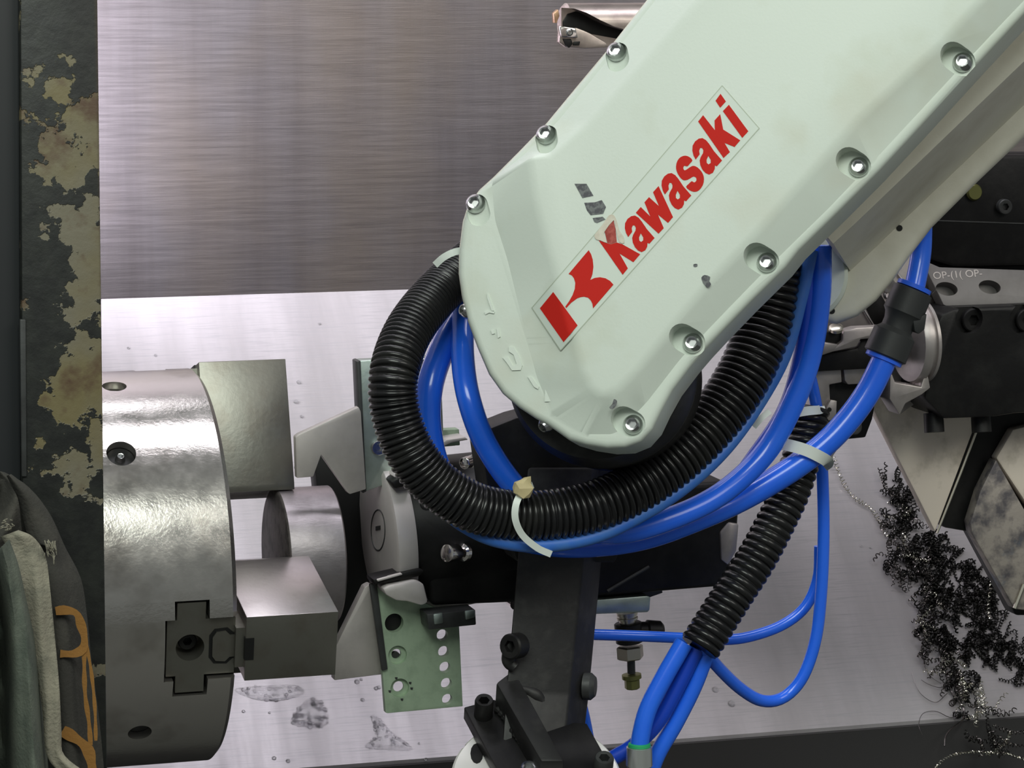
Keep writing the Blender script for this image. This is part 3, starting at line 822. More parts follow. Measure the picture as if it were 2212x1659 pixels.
# engraved oval and a slot through the head disc
fr = frame(gx)
def on_face(px, py):
    return UP(px, py, g0 - gx * 0.0001, gx)
ring = []
for q in range(33):
    th = 2 * math.pi * q / 32
    ring.append(on_face(817 + 15 * math.cos(th), 1145 + 44 * math.sin(th)))
finish('engraved_ring', sweep_bm(ring, lambda s, t: 0.0005, 6), M['grey_black'], g)
finish('engraved_mark', bm_prism([on_face(x, y) for x, y in ((812, 1137), (822, 1135), (822, 1144), (812, 1146))], -gx * 0.0003), M['grey_black'], g)
prism('guide_slot', [(806, 1252), (905, 1229), (916, 1232), (914, 1240), (902, 1246), (808, 1264)], -0.0565, 0.02, M['black_oxide'], g, 0.001)
prism('guide_bar', [(814, 1252), (868, 1238), (870, 1242), (816, 1257)], -0.0580, 0.004, M['aluminium'], g, 0.0006)
prism('finger_clamp', [(826, 1272), (840, 1265), (898, 1253), (916, 1262), (926, 1302), (912, 1309), (880, 1300), (856, 1298), (834, 1286)], -0.060, 0.03, M['aluminium'], g, 0.002)
prism('upper_clamp', [(850, 1030), (884, 1004), (935, 975), (960, 1000), (905, 1040), (868, 1050)], -0.040, 0.03, M['aluminium'], g, 0.002)
prism('upper_slot', [(846, 1042), (880, 1022), (905, 1024), (896, 1046), (852, 1056)], -0.046, 0.02, M['black_oxide'], g, 0.001)
# right half of the gripper: black block with a pale worn corner
prism('cylinder_block', [(905, 1085), (1240, 1060), (1570, 1040), (1600, 1075), (1592, 1190), (1560, 1268), (1330, 1287), (1120, 1302), (932, 1310)], -0.046, 0.09, M['black_oxide'], g, 0.004, 3)
finish('block_glint', sweep_bm([U(1312, 1277, -0.0463), U(1402, 1224, -0.0463)], lambda s, t: 0.0012, 6), M['grey_black'], g)  # lighter strip paints the highlight along the block's slanted edge
prism('worn_corner', [(1556, 1150), (1575, 1128), (1597, 1132), (1592, 1190), (1574, 1222), (1558, 1210)], -0.0475, 0.02, M['turret_steel'], g, 0.0015)
prism('mounting_plate', [(1285, 1280), (1430, 1270), (1432, 1281), (1400, 1292), (1286, 1298)], -0.03, 0.05, M['grey_black'], g, 0.0006)
prism('alloy_block', [(1283, 1296), (1398, 1287), (1406, 1290), (1404, 1318), (1400, 1323), (1284, 1327)], -0.045, 0.03, M['zinc'], g, 0.0012)
# upper finger: zinc plate with screws, V-notched pad
prism('finger_plate', [(778, 779), (952, 770), (958, 930), (940, 1010), (800, 1058), (790, 1062)], -0.022, 0.012, M['zinc'], g, 0.0008)
prism('plate_edge', [(771, 781), (779, 779), (792, 1062), (784, 1066)], -0.0235, 0.014, M['grey_black'], g, 0.0006)
for sx, sy in ((913, 789), (816, 966)):
    socket_bolt('plate_screw', U(sx, sy, -0.022), V((0, -1, 0)), 0.0052, 0.004, M['bolt_steel'], g)
prism('zinc_tab', [(930, 930), (992, 927), (994, 962), (930, 968)], -0.012, 0.01, M['green_zinc'], g, 0.0006)
prism('finger_pad', [(638, 944), (646, 938), (775, 879), (780, 890), (791, 1057), (756, 1068), (751, 1064), (694, 983), (677, 1030), (641, 1033)], -0.036, 0.007, M['pad_alloy'], g, 0.0008)
prism('shade_backing', [(676, 965), (790, 960), (850, 1100), (840, 1300), (800, 1404), (700, 1398), (680, 1200), (690, 1100)], 0.050, 0.02, M['black'], g, 0.001)  # black sheet standing in for the deep shade behind billet and pads
# lower finger: V pad in front of a drilled green zinc plate
prism('finger_pad', [(788, 1268), (800, 1262), (806, 1266), (829, 1452), (826, 1457), (722, 1470), (726, 1395)], -0.030, 0.010, M['pad_alloy'], g, 0.0008)
prism('plate_edge', [(799, 1263), (814, 1259), (838, 1446), (826, 1450)], -0.0425, 0.004, M['grey_black'], g, 0.0006)
gp = prism('finger_plate', [(812, 1262), (826, 1258), (975, 1330), (992, 1350), (1000, 1526), (838, 1541), (833, 1540)], -0.040, 0.006, M['green_zinc'], g, 0.0005)
HOLES = [(957, 1373, 12.5), (960, 1409, 12.5), (963, 1443, 12.5), (966, 1478, 12.5), (968, 1512, 12)]
def yhole(px, py, r, y0, dep, seg=28):
    return cutter(cyl_bm(U(px, py, y0), V((0, 1, 0)), r * mpp(y0), dep, seg))
boolean(gp, [yhole(px, py, r, -0.042, 0.02) for px, py, r in HOLES] + [yhole(865, 1487, 21, -0.0415, 0.005), yhole(865, 1487, 12, -0.042, 0.02),
             yhole(860, 1416, 21, -0.0415, 0.0045), yhole(860, 1416, 11, -0.042, 0.02), yhole(853, 1347, 21, -0.042, 0.02)])
prism('hole_plug', [(825, 1320), (890, 1320), (892, 1378), (828, 1380)], -0.0335, 0.012, M['black'], g)
lathe('sleeve_plug', [(0, 0.0032), (0.004, 0.0032)], U(855, 1418, -0.035), V((0, 1, 0)), M['grey_black'], g, 20)
for q in range(9):
    th = q * 0.72
    c = (865 + 24 * math.cos(th), 1487 + 24 * math.sin(th))
    if q % 2 == 0:
        finish('burr', bm_prism([U(c[0] - 3, c[1] - 2, -0.0402), U(c[0] + 3, c[1] - 2, -0.0402), U(c[0] + 2, c[1] + 3, -0.0402), U(c[0] - 2, c[1] + 2, -0.0402)], (0, -0.0003, 0)), M['grey_black'], g)
prism('bracket', [(922, 1327), (1027, 1317), (1029, 1350), (926, 1361)], -0.062, 0.020, M['grey_black'], g, 0.0008)
prism('bracket_screw', [(936, 1327), (957, 1324), (958, 1347), (938, 1350)], -0.0632, 0.003, M['zinc'], g, 0.001)
prism('bracket_screw', [(1004, 1320), (1026, 1318), (1027, 1334), (1006, 1340)], -0.0632, 0.003, M['zinc'], g, 0.001)
# chrome exhaust silencers
pxlathe('silencer', [(0, 14), (2, 19), (36, 19), (44, 15), (52, 15), (56, 20), (66, 20), (68, 14)], (964, 1195), (1032, 1192), -0.066, M['chrome'], g, 32, 0.02)
pxlathe('silencer', [(0, 10), (2, 13), (20, 14), (24, 10), (30, 10), (32, 14), (44, 14)], (1002, 1001), (1044, 990), -0.062, M['chrome'], g, 32, 0.02)
lathe('body_knob', [(0, 0.006), (0.002, 0.0085), (0.008, 0.009), (0.01, 0.007)], U(925, 975, -0.052), V((-0.6, -0.6, 0.2)), M['black_oxide'], g, 32)
# flow control valve hanging below the block
fc = thing('flow_control_valve', 'flow control valve with hex nut and olive knob hanging below the gripper block', 'valve', U(1362, 1490, -0.02))
yv = -0.03
pxlathe('thread', [(0, 24), (6, 24), (7, 21), (11, 21), (12, 24), (16, 24), (17, 19), (24, 19)], (1354, 1322), (1356, 1347), yv, M['nut_steel'], fc)
pxlathe('valve_body', [(0, 28), (2, 31), (44, 31), (46, 27)], (1356, 1345), (1361, 1392), yv, M['black_oxide'], fc)
pxlathe('elbow', [(0, 20), (40, 20), (44, 24), (74, 22), (80, 16)], (1358, 1362), (1440, 1362), yv, M['black_oxide'], fc)
pxlathe('hex_nut', [(0, 26), (3, 31), (28, 31), (31, 26)], (1360, 1394), (1362, 1424), yv, M['nut_steel'], fc, 6).data.set_sharp_from_angle(angle=R(20))
pxlathe('stem', [(0, 9), (32, 9)], (1363, 1424), (1364, 1456), yv, M['grey_black'], fc)
pxlathe('collar', [(0, 18), (1, 22), (10, 22), (11, 18)], (1364, 1456), (1365, 1467), yv, M['brass_olive'], fc)
pxlathe('knob', [(0, 16), (1, 17), (20, 17), (22, 15)], (1365, 1467), (1366, 1489), yv, M['brass_olive'], fc, 8)
lathe('side_screw', [(0, 0.004), (0.01, 0.0036)], U(1104, 1300, -0.03), V((0, -1, 0)), M['chrome'], g, 16)

# ------------------------------------------------------------------ black gripper bracket with its foot
br = thing('gripper_bracket', 'black welded steel bracket post below the arm, bolted down on a white flange', 'bracket', U(1180, 1700, -0.09))
prism('arm_plate', [(1036, 934), (1114, 903), (1200, 880), (1340, 930), (1372, 1100), (1330, 1215), (1120, 1215), (1060, 1100)], -0.118, 0.03, M['black_paint'], br, 0.0015)
def post_ring(py, xl, xm, xr, y):
    return [U(xl, py, y), U(xm, py, y), U(xr, py, y + 0.024), U(xr - 6, py, y + 0.058), U(xl + 12, py, y + 0.058)]
loft('post', [post_ring(1010, 1140, 1282, 1318, -0.128), post_ring(1190, 1120, 1262, 1301, -0.132), post_ring(1500, 1093, 1232, 1272, -0.146), post_ring(1665, 1081, 1214, 1252, -0.172)], M['black_paint'], br, 0.002)
ch = br.children[-1]
socket_bolt('side_bolt', U(1121, 1394, -0.146), V((-0.75, -0.6, 0.1)), 0.0085, 0.011, M['black_oxide'], br)
finish('weld_lump', sweep_bm(px_path([(1104, 1376, -0.142), (1098, 1400, -0.144), (1101, 1430, -0.144), (1114, 1442, -0.146)]), lambda s, t: 0.0045 + 0.0005 * math.sin(s * 500), 12), M['black_paint'], br)
finish('weld_lump', sweep_bm(px_path([(1100, 1494, -0.1425), (1130, 1490, -0.1430), (1155, 1500, -0.1440), (1172, 1518, -0.1450)]), lambda s, t: 0.0042 + 0.0004 * math.sin(s * 420), 12), M['black_paint'], br)
lathe('side_knob', [(0, 0.006), (0.001, 0.0090), (0.006, 0.0092), (0.009, 0.0065)], U(1258, 1482, -0.128), V((0.85, -0.45, 0)), M['grey_black'], br, 32)
# tilted foot: plate, gusset and cap screws
tn = V((-0.10, -0.52, 0.85)).normalized()          # direction the foot faces
tl = U(1040, 1560, -0.145)
T = lambda px, py: UP(px, py, tl, tn)
def tprism(name, pix, lift, th, mat, bev=0.0008):
    bm = bm_prism([T(x, y) + tn * lift for x, y in pix], -tn * th)
    bmesh.ops.recalc_face_normals(bm, faces=bm.faces[:])
    bevel_all(bm, bev)
    return finish(name, bm, mat, br)
tprism('foot_plate', [(1002, 1527), (1068, 1510), (1180, 1580), (1240, 1560), (1268, 1562), (1345, 1700), (1085, 1700), (1070, 1655)], 0, 0.011, M['black_oxide'], 0.0010)
gus = [(1094, 1500), (1110, 1496), (1215, 1690), (1165, 1690), (1068, 1520)]
tprism('gusset', gus, 0.020, 0.022, M['black_paint'], 0.002)
pts = px_path([(1072, 1535, 0), (1090, 1555, 0), (1108, 1585, 0), (1126, 1608, 0), (1150, 1650, 0)])
pts = resample([T(*proj(p)) + tn * 0.0015 for p in pts], 0.0012)[0]
finish('weld_bead', sweep_bm(pts, lambda s, t: 0.0021 + 0.0006 * math.sin(s * 1500), 8), M['black_oxide'], br)
socket_bolt('foot_bolt', T(1044, 1545), tn, 21 * mpp(-0.14), 0.0145, M['black_oxide'], br, hexr=0.58)
socket_bolt('foot_bolt', T(1142, 1676), tn, 20 * mpp(-0.14), 0.0085, M['bolt_steel'], br, hexr=0.58)
socket_bolt('foot_bolt', T(1303, 1662), tn, 21 * mpp(-0.14), 0.0115, M['grey_black'], br, hexr=0.58)
fl = thing('tool_flange', 'white round flange under the black bracket foot at the bottom edge', 'flange', T(1160, 1665) - tn * 0.03)
fo = T(1162, 1658) - tn * 0.0115
flange = lathe('flange_disc', [(0, 0.02), (0, 0.0545), (-0.0015, 0.056), (-0.02, 0.056)], fo, tn, M['white_disc'], fl, 96)
def fp(px, py, lift=0.0): return UP(px, py, fo, tn) + tn * lift
cuts = [cutter(bm_prism([fp(x, y, 0.003) for x, y in ((960, 1600), (1010, 1606), (1002, 1614), (960, 1610))], -tn * 0.03))]
boolean(flange, cuts)
pts = [fp(1030 + 14 * math.cos(q / 12 * math.pi * 2), 1628 + 22 * math.sin(q / 12 * math.pi * 2), 0.0003) for q in range(12)]
finish('flange_hole', bm_prism(pts, -tn * 0.001), M['black_oxide'], fl)
prism('flange_lever', [(1022, 1638), (1040, 1634), (1052, 1650), (1030, 1656)], -0.152, 0.006, M['black_oxide'], fl, 0.0008)

# ------------------------------------------------------------------ boring bar at the top, behind the arm
bb = thing('boring_bar', 'short steel boring bar with relieved nose and carbide tip above the arm head', 'boring bar', U(1300, 105, 0.12))
YB = 0.12
kb = mpp(YB)
bo = U(1216, 54, YB)
br_ = 47 * kb
bar = lathe('bar_shank', [(0, br_ * 0.88), (0.002, br_), (0.235, br_)], bo, AX, M['bar_steel'], bb, 64)
fpoly = [(1205, 54), (1216, 40), (1224, 24), (1240, 18), (1258, 19), (1282, 28), (1310, 44), (1340, 58), (1370, 66), (1420, 74), (1420, 130), (1205, 130)]
boolean(bar, [cutter(bm_prism([U(x, y, YB - 0.03) for x, y in fpoly], (0, 0.034, 0)))])
prism('chip_pocket', [(1216, 46), (1226, 30), (1245, 24), (1280, 34), (1345, 64), (1400, 78), (1400, 96), (1216, 62)], YB + 0.003, 0.002, M['black_oxide'], bb)
prism('nose', [(1212, 58), (1246, 60), (1262, 66), (1275, 72), (1310, 92), (1316, 103), (1262, 106), (1222, 102), (1208, 92)], YB - 0.008, 0.008, M['bar_steel'], bb, 0.001)
ins = prism('insert', [(1209, 56), (1244, 61), (1249, 82), (1213, 80)], YB - 0.0125, 0.005, M['chrome'], bb, 0.0008)
socket_bolt('insert_screw', U(1230, 70, YB - 0.0125), V((0, -1, 0)), 0.0028, 0.0012, M['bolt_steel'], ins, button=True)
prism('insert_seat', [(1216, 84), (1234, 84), (1238, 94), (1230, 104), (1222, 98)], YB - 0.0095, 0.003, M['black_oxide'], bb, 0.0005)
prism('insert_seat', [(1240, 90), (1254, 89), (1252, 98), (1238, 98)], YB - 0.0095, 0.003, M['black_oxide'], bb, 0.0005)
prism('tip', [(1197, 28), (1206, 20), (1209, 34), (1203, 50), (1198, 50)], YB - 0.002, 0.006, M['copper_tip'], bb, 0.0005)

# ------------------------------------------------------------------ tool turret on the right
tu = thing('tool_turret', 'steel tool turret with black tool holders in the shadow at the right edge', 'turret', U(2100, 1300, 0.1))
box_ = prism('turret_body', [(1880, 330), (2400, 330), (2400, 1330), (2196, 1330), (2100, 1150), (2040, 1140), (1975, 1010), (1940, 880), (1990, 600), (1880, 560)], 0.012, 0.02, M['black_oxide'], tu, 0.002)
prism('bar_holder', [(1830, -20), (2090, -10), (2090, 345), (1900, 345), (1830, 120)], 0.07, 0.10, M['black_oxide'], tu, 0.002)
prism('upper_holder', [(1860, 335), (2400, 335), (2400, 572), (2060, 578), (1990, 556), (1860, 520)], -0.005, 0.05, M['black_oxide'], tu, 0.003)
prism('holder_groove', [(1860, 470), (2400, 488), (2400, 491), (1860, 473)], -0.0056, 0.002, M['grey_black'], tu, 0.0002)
lathe('holder_bolt', [(0, 0.005), (0.002, 0.0062), (0.004, 0.005)], U(2102, 415, -0.005), V((0, -1, 0)), M['brass_olive'], tu, 24)
socket_bolt('holder_bolt', U(2166, 446, -0.005), V((0, -1, 0)), 0.0056, 0.005, M['grey_black'], tu)
face = prism('holder_face', [(1770, 560), (1985, 535), (1998, 590), (2052, 662), (2028, 700), (2012, 760), (2008, 850), (1945, 896), (1925, 868), (1880, 800), (1780, 716), (1765, 640)], -0.012, 0.05, M['turret_steel'], tu, 0.001)
prism('dark_window', [(1866, 656), (1897, 625), (1917, 660), (1914, 690), (1890, 706)], -0.0126, 0.001, M['black_oxide'], tu, 0.0002)
for P, wd in (([(1859, 659), (1888, 706)], 7), ([(1928, 574), (1952, 607)], 6), ([(2003, 599), (2036, 661)], 8), ([(2034, 664), (2044, 663)], 6)):
    a, b = U(*P[0], -0.0135), U(*P[1], -0.0135)
    finish('edge_glint', sweep_bm([a, b], lambda s, t: wd * mpp(-0.01) / 2, 8), M['edge_bright'], tu)  # bright strips paint the glint of light along the chamfered edges
socket_bolt('holder_screw', U(1921, 617, -0.0125), V((-0.45, -1, 0.1)), 0.0056, 0.004, M['nut_steel'], tu)
lathe('cap', [(0, 0.003), (0.002, 0.002)], U(1917, 638, -0.0125), V((0, -1, 0)), M['edge_bright'], tu, 16)
# stamped plate with two holes, tilted back
pn = V((-0.1, -0.90, 0.42)).normalized()
po = U(2060, 640, -0.03)
TPL = [(1990, 560), (2030, 577), (2300, 586), (2300, 650), (2050, 663), (2038, 658)]
TP = lambda px, py, l=0.0: UP(px, py, po, pn) + pn * l
bm = bm_prism([TP(*p) for p in TPL], -pn * 0.012)
bmesh.ops.recalc_face_normals(bm, faces=bm.faces[:])
bevel_all(bm, 0.0005)
ip = finish('stamped_plate', bm, M['turret_plate'], tu)
def ellcut(cx, cy):
    """round hole bored along a slanting axis"""
    ring = [TP(cx + 24 * math.cos(q * math.pi / 14) * 0.98 - 4 * math.sin(q * math.pi / 14), cy + 14 * math.sin(q * math.pi / 14) + 5 * math.cos(q * math.pi / 14), 0.002) for q in range(28)]
    return cutter(bm_prism(ring, -pn * 0.0115))
boolean(ip, [ellcut(2045, 624), ellcut(2138, 620)])
def stamp(txt, p, q, hpx):
    cu = bpy.data.curves.new('stamped_text', 'FONT')
    cu.body = txt
    cu.size = 1.0
    cu.extrude = 0.02
    o = bpy.data.objects.new('stamped_text', cu)
    COL.objects.link(o)
    dg = bpy.context.evaluated_depsgraph_get()
    me = bpy.data.meshes.new_from_object(o.evaluated_get(dg))
    bpy.data.objects.remove(o, do_unlink=True)
    bm = bmesh.new()
    bm.from_mesh(me)
    wd = max(v.co.x for v in bm.verts)
    a, b = TP(*p), TP(*q)
    ux = (b - a)
    uy = pn.cross(ux).normalized()
    hh = hpx * mpp(-0.03) / 0.7
    for v in bm.verts:
        v.co = a + ux * (v.co.x / wd) + uy * v.co.y * hh + pn * (0.0002 if v.co.z > 0 else -0.0002)
    return finish('stamped_text', bm, M['pad_alloy'], ip, 20)
stamp('OP-(1( OP-', (2016, 603), (2122, 597), 17)
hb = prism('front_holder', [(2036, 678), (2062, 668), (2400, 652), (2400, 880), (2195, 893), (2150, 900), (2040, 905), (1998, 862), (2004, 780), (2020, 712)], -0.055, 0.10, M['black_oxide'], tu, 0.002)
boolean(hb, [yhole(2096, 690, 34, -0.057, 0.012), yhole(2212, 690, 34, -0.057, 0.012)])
for q in (2096, 2212):
    socket_bolt('holder_screw', U(q, 690, -0.0435), V((0, -1, 0)), 27 * mpp(-0.05), 0.006, M['black_oxide'], hb)
for q in (2016, 2118):
    lathe('foot_screw', [(0, 0.007), (0.006, 0.0072), (0.014, 0.0072)], U(q, 892, -0.035), V((0, -0.2, -1)), M['black_oxide'], tu, 28)
# round tool socket ring
lathe('socket_ring', [(0, 0.012), (0, 0.0285), (0.003, 0.0300), (0.006, 0.0300), (0.0062, 0.0275), (0.0095, 0.0275), (0.0097, 0.0300), (0.012, 0.0300)], U(1960, 738, -0.045), V((1, 0.05, 0.03)), M['turret_steel'], tu, 72)
prism('clamp_wedge', [(1924, 800), (1934, 826), (1990, 836), (2002, 795), (2010, 838), (1992, 852), (1956, 872), (1944, 897), (1922, 862)], -0.062, 0.02, M['turret_steel'], tu, 0.0008)
# tool shank lying across, with its clamp
th_ = thing('turning_tool', 'black turning tool bar with steel clamp pointing left out of the turret', 'cutting tool', U(1860, 800, -0.04))
prism('tool_bar', [(1752, 768), (1852, 752), (1860, 733), (1960, 728), (1955, 790), (1880, 797), (1752, 804)], -0.055, 0.022, M['black_oxide'], th_, 0.002)
prism('tool_clamp', [(1764, 768), (1810, 745), (1821, 736), (1822, 716), (1850, 708), (1960, 702), (1955, 732), (1884, 731), (1859, 733), (1851, 749), (1800, 760)], -0.062, 0.012, M['turret_steel'], th_, 0.001)
prism('clamp_pocket', [(1782, 717), (1822, 718), (1818, 742), (1782, 744)], -0.058, 0.008, M['black'], th_, 0.0008)
prism('clamp_foot', [(1764, 735), (1785, 740), (1812, 744), (1800, 760), (1764, 772)], -0.0625, 0.01, M['turret_steel'], th_, 0.001)
lathe('clamp_screw', [(0, 0.0052), (0.002, 0.005), (0.003, 0.0035)], U(1806, 712, -0.058), V((-0.2, -0.5, 1)), M['nut_steel'], th_, 24)
# holder below it
prism('lower_holder', [(1752, 803), (1817, 796), (1819, 826), (1792, 831), (1794, 866), (1776, 916), (1752, 925)], -0.045, 0.02, M['turret_steel'], tu, 0.0008)
prism('lower_holder', [(1822, 796), (1890, 790), (1885, 828), (1832, 831), (1825, 822)], -0.045, 0.02, M['turret_steel'], tu, 0.0008)
prism('holder_pocket', [(1788, 822), (1900, 822), (1885, 905), (1870, 945), (1820, 950), (1788, 930)], -0.034, 0.02, M['black_oxide'], tu, 0.001)
sp = prism('slotted_tab', [(1786, 880), (1795, 864), (1808, 866), (1806, 905), (1786, 910)], -0.048, 0.004, M['turret_steel'], tu, 0.0004)
lathe('slot_hole', [(0, 0.0016), (0.0008, 0.0016)], U(1792, 885, -0.0486), V((0, 1, 0)), M['black'], tu, 12)
socket_bolt('holder_screw', U(1840, 922, -0.036), V((0.1, -1, 0.15)), 0.0058, 0.005, M['grey_black'], tu)
prism('lower_tongue', [(1780, 960), (1812, 946), (1812, 968), (1800, 985), (1798, 1010), (1780, 1005)], -0.045, 0.012, M['turret_steel'], tu, 0.0008)
# pointed facets below
prism('facet', [(1876, 862), (1925, 850), (2122, 890), (2112, 906), (2021, 1151), (1884, 880)], 0.000, 0.010, M['turret_beige'], tu, 0.0015)
finish('facet_edge', sweep_bm([U(2118, 908, -0.002), U(2076, 1020, -0.002), U(2024, 1152, -0.002)], lambda s, t: 0.0009, 6), M['nut_steel'], tu)
prism('facet', [(2188, 928), (2300, 900), (2300, 1200), (2212, 1080), (2152, 990)], 0.002, 0.010, M['turret_beige'], tu, 0.0015)
prism('pitted_block', [(2096, 1130), (2118, 1060), (2152, 992), (2212, 1098), (2300, 1240), (2300, 1330), (2192, 1316), (2100, 1152)], -0.004, 0.012, M['turret_pitted'], tu, 0.0015)
finish('facet_edge', sweep_bm([U(2212, 1262, -0.006), U(2192, 1314, -0.006)], lambda s, t: 0.0016, 6), M['nut_steel'], tu)

# ------------------------------------------------------------------ swarf on the deck
def helix(P, turns_px, rad_px, th, seedj=0.0, bm=None, seg=4, spt=9):
    pts = catmull(P, 10)
    kk = mpp(0.25)
    n_turn = None
    pts, L = resample(pts, turns_px * kk / spt)
    n = len(pts)
    out = []
    T0 = (pts[1] - pts[0]).normalized()
    a, u, v = frame(T0)
    for i, p in enumerate(pts):
        t = (pts[min(i + 1, n - 1)] - pts[max(i - 1, 0)]).normalized()
        u = (u - t * u.dot(t)).normalized()
        v = t.cross(u)
        an = 2 * math.pi * i / spt + seedj
        rr = rad_px * kk * (1 + 0.25 * math.sin(i * 0.11 + seedj))
        out.append(p + (u * math.cos(an) + v * math.sin(an)) * rr)
    return sweep_bm(out, lambda s, t: th * kk, seg, bm)
def DH(px, py, h=3.0):
    return D(px, py, h * mpp(0.25) + 0.0005)
rnd = random.Random(5)
SPINE = [(1915, 1020), (1935, 1075), (1925, 1110), (1950, 1150), (1930, 1190), (1955, 1225), (1990, 1215), (2005, 1270), (1985, 1330), (1995, 1370), (2030, 1410), (2045, 1450), (2075, 1475), (2095, 1510), (2125, 1545), (2150, 1580), (2140, 1610), (2120, 1625)]
bmd, bmb = bmesh.new(), bmesh.new()
dark = bmesh.new()
def spine(t):
    f = t * (len(SPINE) - 1)
    i = min(int(f), len(SPINE) - 2)
    return tuple(SPINE[i][c] + (SPINE[i + 1][c] - SPINE[i][c]) * (f - i) for c in (0, 1))
for q in range(110):
    t = rnd.random()
    wdt = 34 if t < 0.4 else 20
    cx, cy = spine(t)
    cx += rnd.gauss(0, wdt * 0.5)
    cy += rnd.gauss(0, wdt * 0.5)
    ang = rnd.uniform(0.6, 2.0) if rnd.random() < 0.7 else rnd.uniform(0, 6.28)
    P = []
    for s in range(4):
        P.append(DH(cx, cy, rnd.uniform(5, 28)))
        ang += rnd.uniform(-0.7, 0.7)
        cx += math.cos(ang) * rnd.uniform(10, 26)
        cy += math.sin(ang) * rnd.uniform(10, 26)
        cy = min(cy, 1640)
    helix(P, rnd.uniform(8, 12), rnd.uniform(3.0, 5.5), rnd.uniform(0.9, 1.5), q, (bmd, bmd, dark, bmd, bmb)[q % 5])
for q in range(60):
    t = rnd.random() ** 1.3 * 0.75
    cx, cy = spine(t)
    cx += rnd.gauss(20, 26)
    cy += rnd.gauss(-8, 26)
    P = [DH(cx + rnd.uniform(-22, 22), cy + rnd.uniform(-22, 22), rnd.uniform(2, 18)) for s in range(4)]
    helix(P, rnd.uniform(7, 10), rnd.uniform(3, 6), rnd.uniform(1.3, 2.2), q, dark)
for q in range(120):                     # extra black turnings stand in for the turret's shadow on the deck
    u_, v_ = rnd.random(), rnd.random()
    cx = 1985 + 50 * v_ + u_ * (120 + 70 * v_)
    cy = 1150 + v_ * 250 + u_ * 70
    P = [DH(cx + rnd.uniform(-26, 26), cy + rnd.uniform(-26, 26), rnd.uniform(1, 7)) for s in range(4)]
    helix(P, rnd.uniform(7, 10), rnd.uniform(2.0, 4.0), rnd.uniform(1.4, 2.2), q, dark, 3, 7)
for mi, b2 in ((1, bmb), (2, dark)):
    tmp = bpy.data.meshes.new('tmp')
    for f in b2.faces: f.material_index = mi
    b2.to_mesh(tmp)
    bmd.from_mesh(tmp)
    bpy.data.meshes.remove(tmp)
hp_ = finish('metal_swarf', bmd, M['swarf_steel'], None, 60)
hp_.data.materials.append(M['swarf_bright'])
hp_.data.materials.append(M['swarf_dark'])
tag(hp_, 'tangled heap of curly grey metal swarf on the sloping deck, black turnings added as turret shade', 'swarf', kind='stuff')
def strand(P, tp, rp, th, mat, label):
    o = finish('swarf_spiral', helix([DH(*p) for p in P], tp, rp, th), M[mat], None, 60)
    return tag(o, label, 'swarf', 'single swarf spirals')
strand([(1795, 1000, 20), (1812, 1035, 12), (1830, 1065, 8), (1850, 1085, 8), (1880, 1105, 8), (1905, 1145, 8), (1915, 1165, 8)], 9, 4.5, 1.1, 'swarf_bright', 'long thin swarf spiral trailing from the turret to the heap')
strand([(2150, 1632, 8), (2100, 1632, 12), (2060, 1638, 14), (2035, 1648, 12), (2015, 1668, 10)], 7, 2.6, 1.3, 'swarf_bright', 'beaded swarf spiral curving left along the bottom edge')
strand([(2150, 1630, 8), (2175, 1636, 12), (2200, 1645, 12), (2240, 1656, 10)], 7, 2.6, 1.3, 'swarf_bright', 'beaded swarf spiral running right into the bottom corner')
strand([(2128, 1640, 14), (2155, 1625, 16), (2170, 1610, 18), (2178, 1590, 18)], 9, 3.2, 1.8, 'swarf_bright', 'short bright swarf curl sticking up at the foot of the heap')
strand([(2140, 1260, 8), (2135, 1290, 8), (2132, 1320, 10), (2137, 1345, 8)], 12, 3.4, 1.5, 'swarf_bright', 'short swarf spiral lying in the shade below the pitted block')
def hair(P, th, label):
    o = finish('swarf_hair', sweep_bm(resample(catmull([DH(*p) for p in P], 10), 0.002)[0], lambda s, t: th * mpp(0.25) * (1 - 0.5 * t), 5), M['swarf_steel'], None, 60)
    return tag(o, label, 'swarf', 'swarf hairs')
hair([(2050, 1470, 5), (2052, 1495, 6), (2066, 1515, 8), (2080, 1540, 8), (2075, 1562, 10), (2050, 1583, 12), (2038, 1600, 14), (2036, 1620, 14)], 3.2, 'broad flat swarf ribbon hanging over the deck edge')
hair([(2048, 1480, 3), (2030, 1488, 4), (2005, 1482, 5), (1988, 1472, 5)], 0.9, 'upper fine swarf hair left of the heap')
hair([(2045, 1500, 3), (2020, 1520, 4), (1990, 1505, 5), (1975, 1480, 5), (1968, 1456, 5)], 0.8, 'fine swarf hair arching at the far left of the heap')
hair([(2070, 1545, 3), (2050, 1553, 5), (2020, 1540, 5), (1992, 1545, 6), (1982, 1570, 8), (1990, 1595, 10)], 0.9, 'fine swarf hair looping down over the deck edge')
hair([(1998, 1420, 3), (1995, 1440, 4), (2010, 1465, 4), (2032, 1480, 4)], 0.8, 'fine swarf hair beside the middle of the heap')

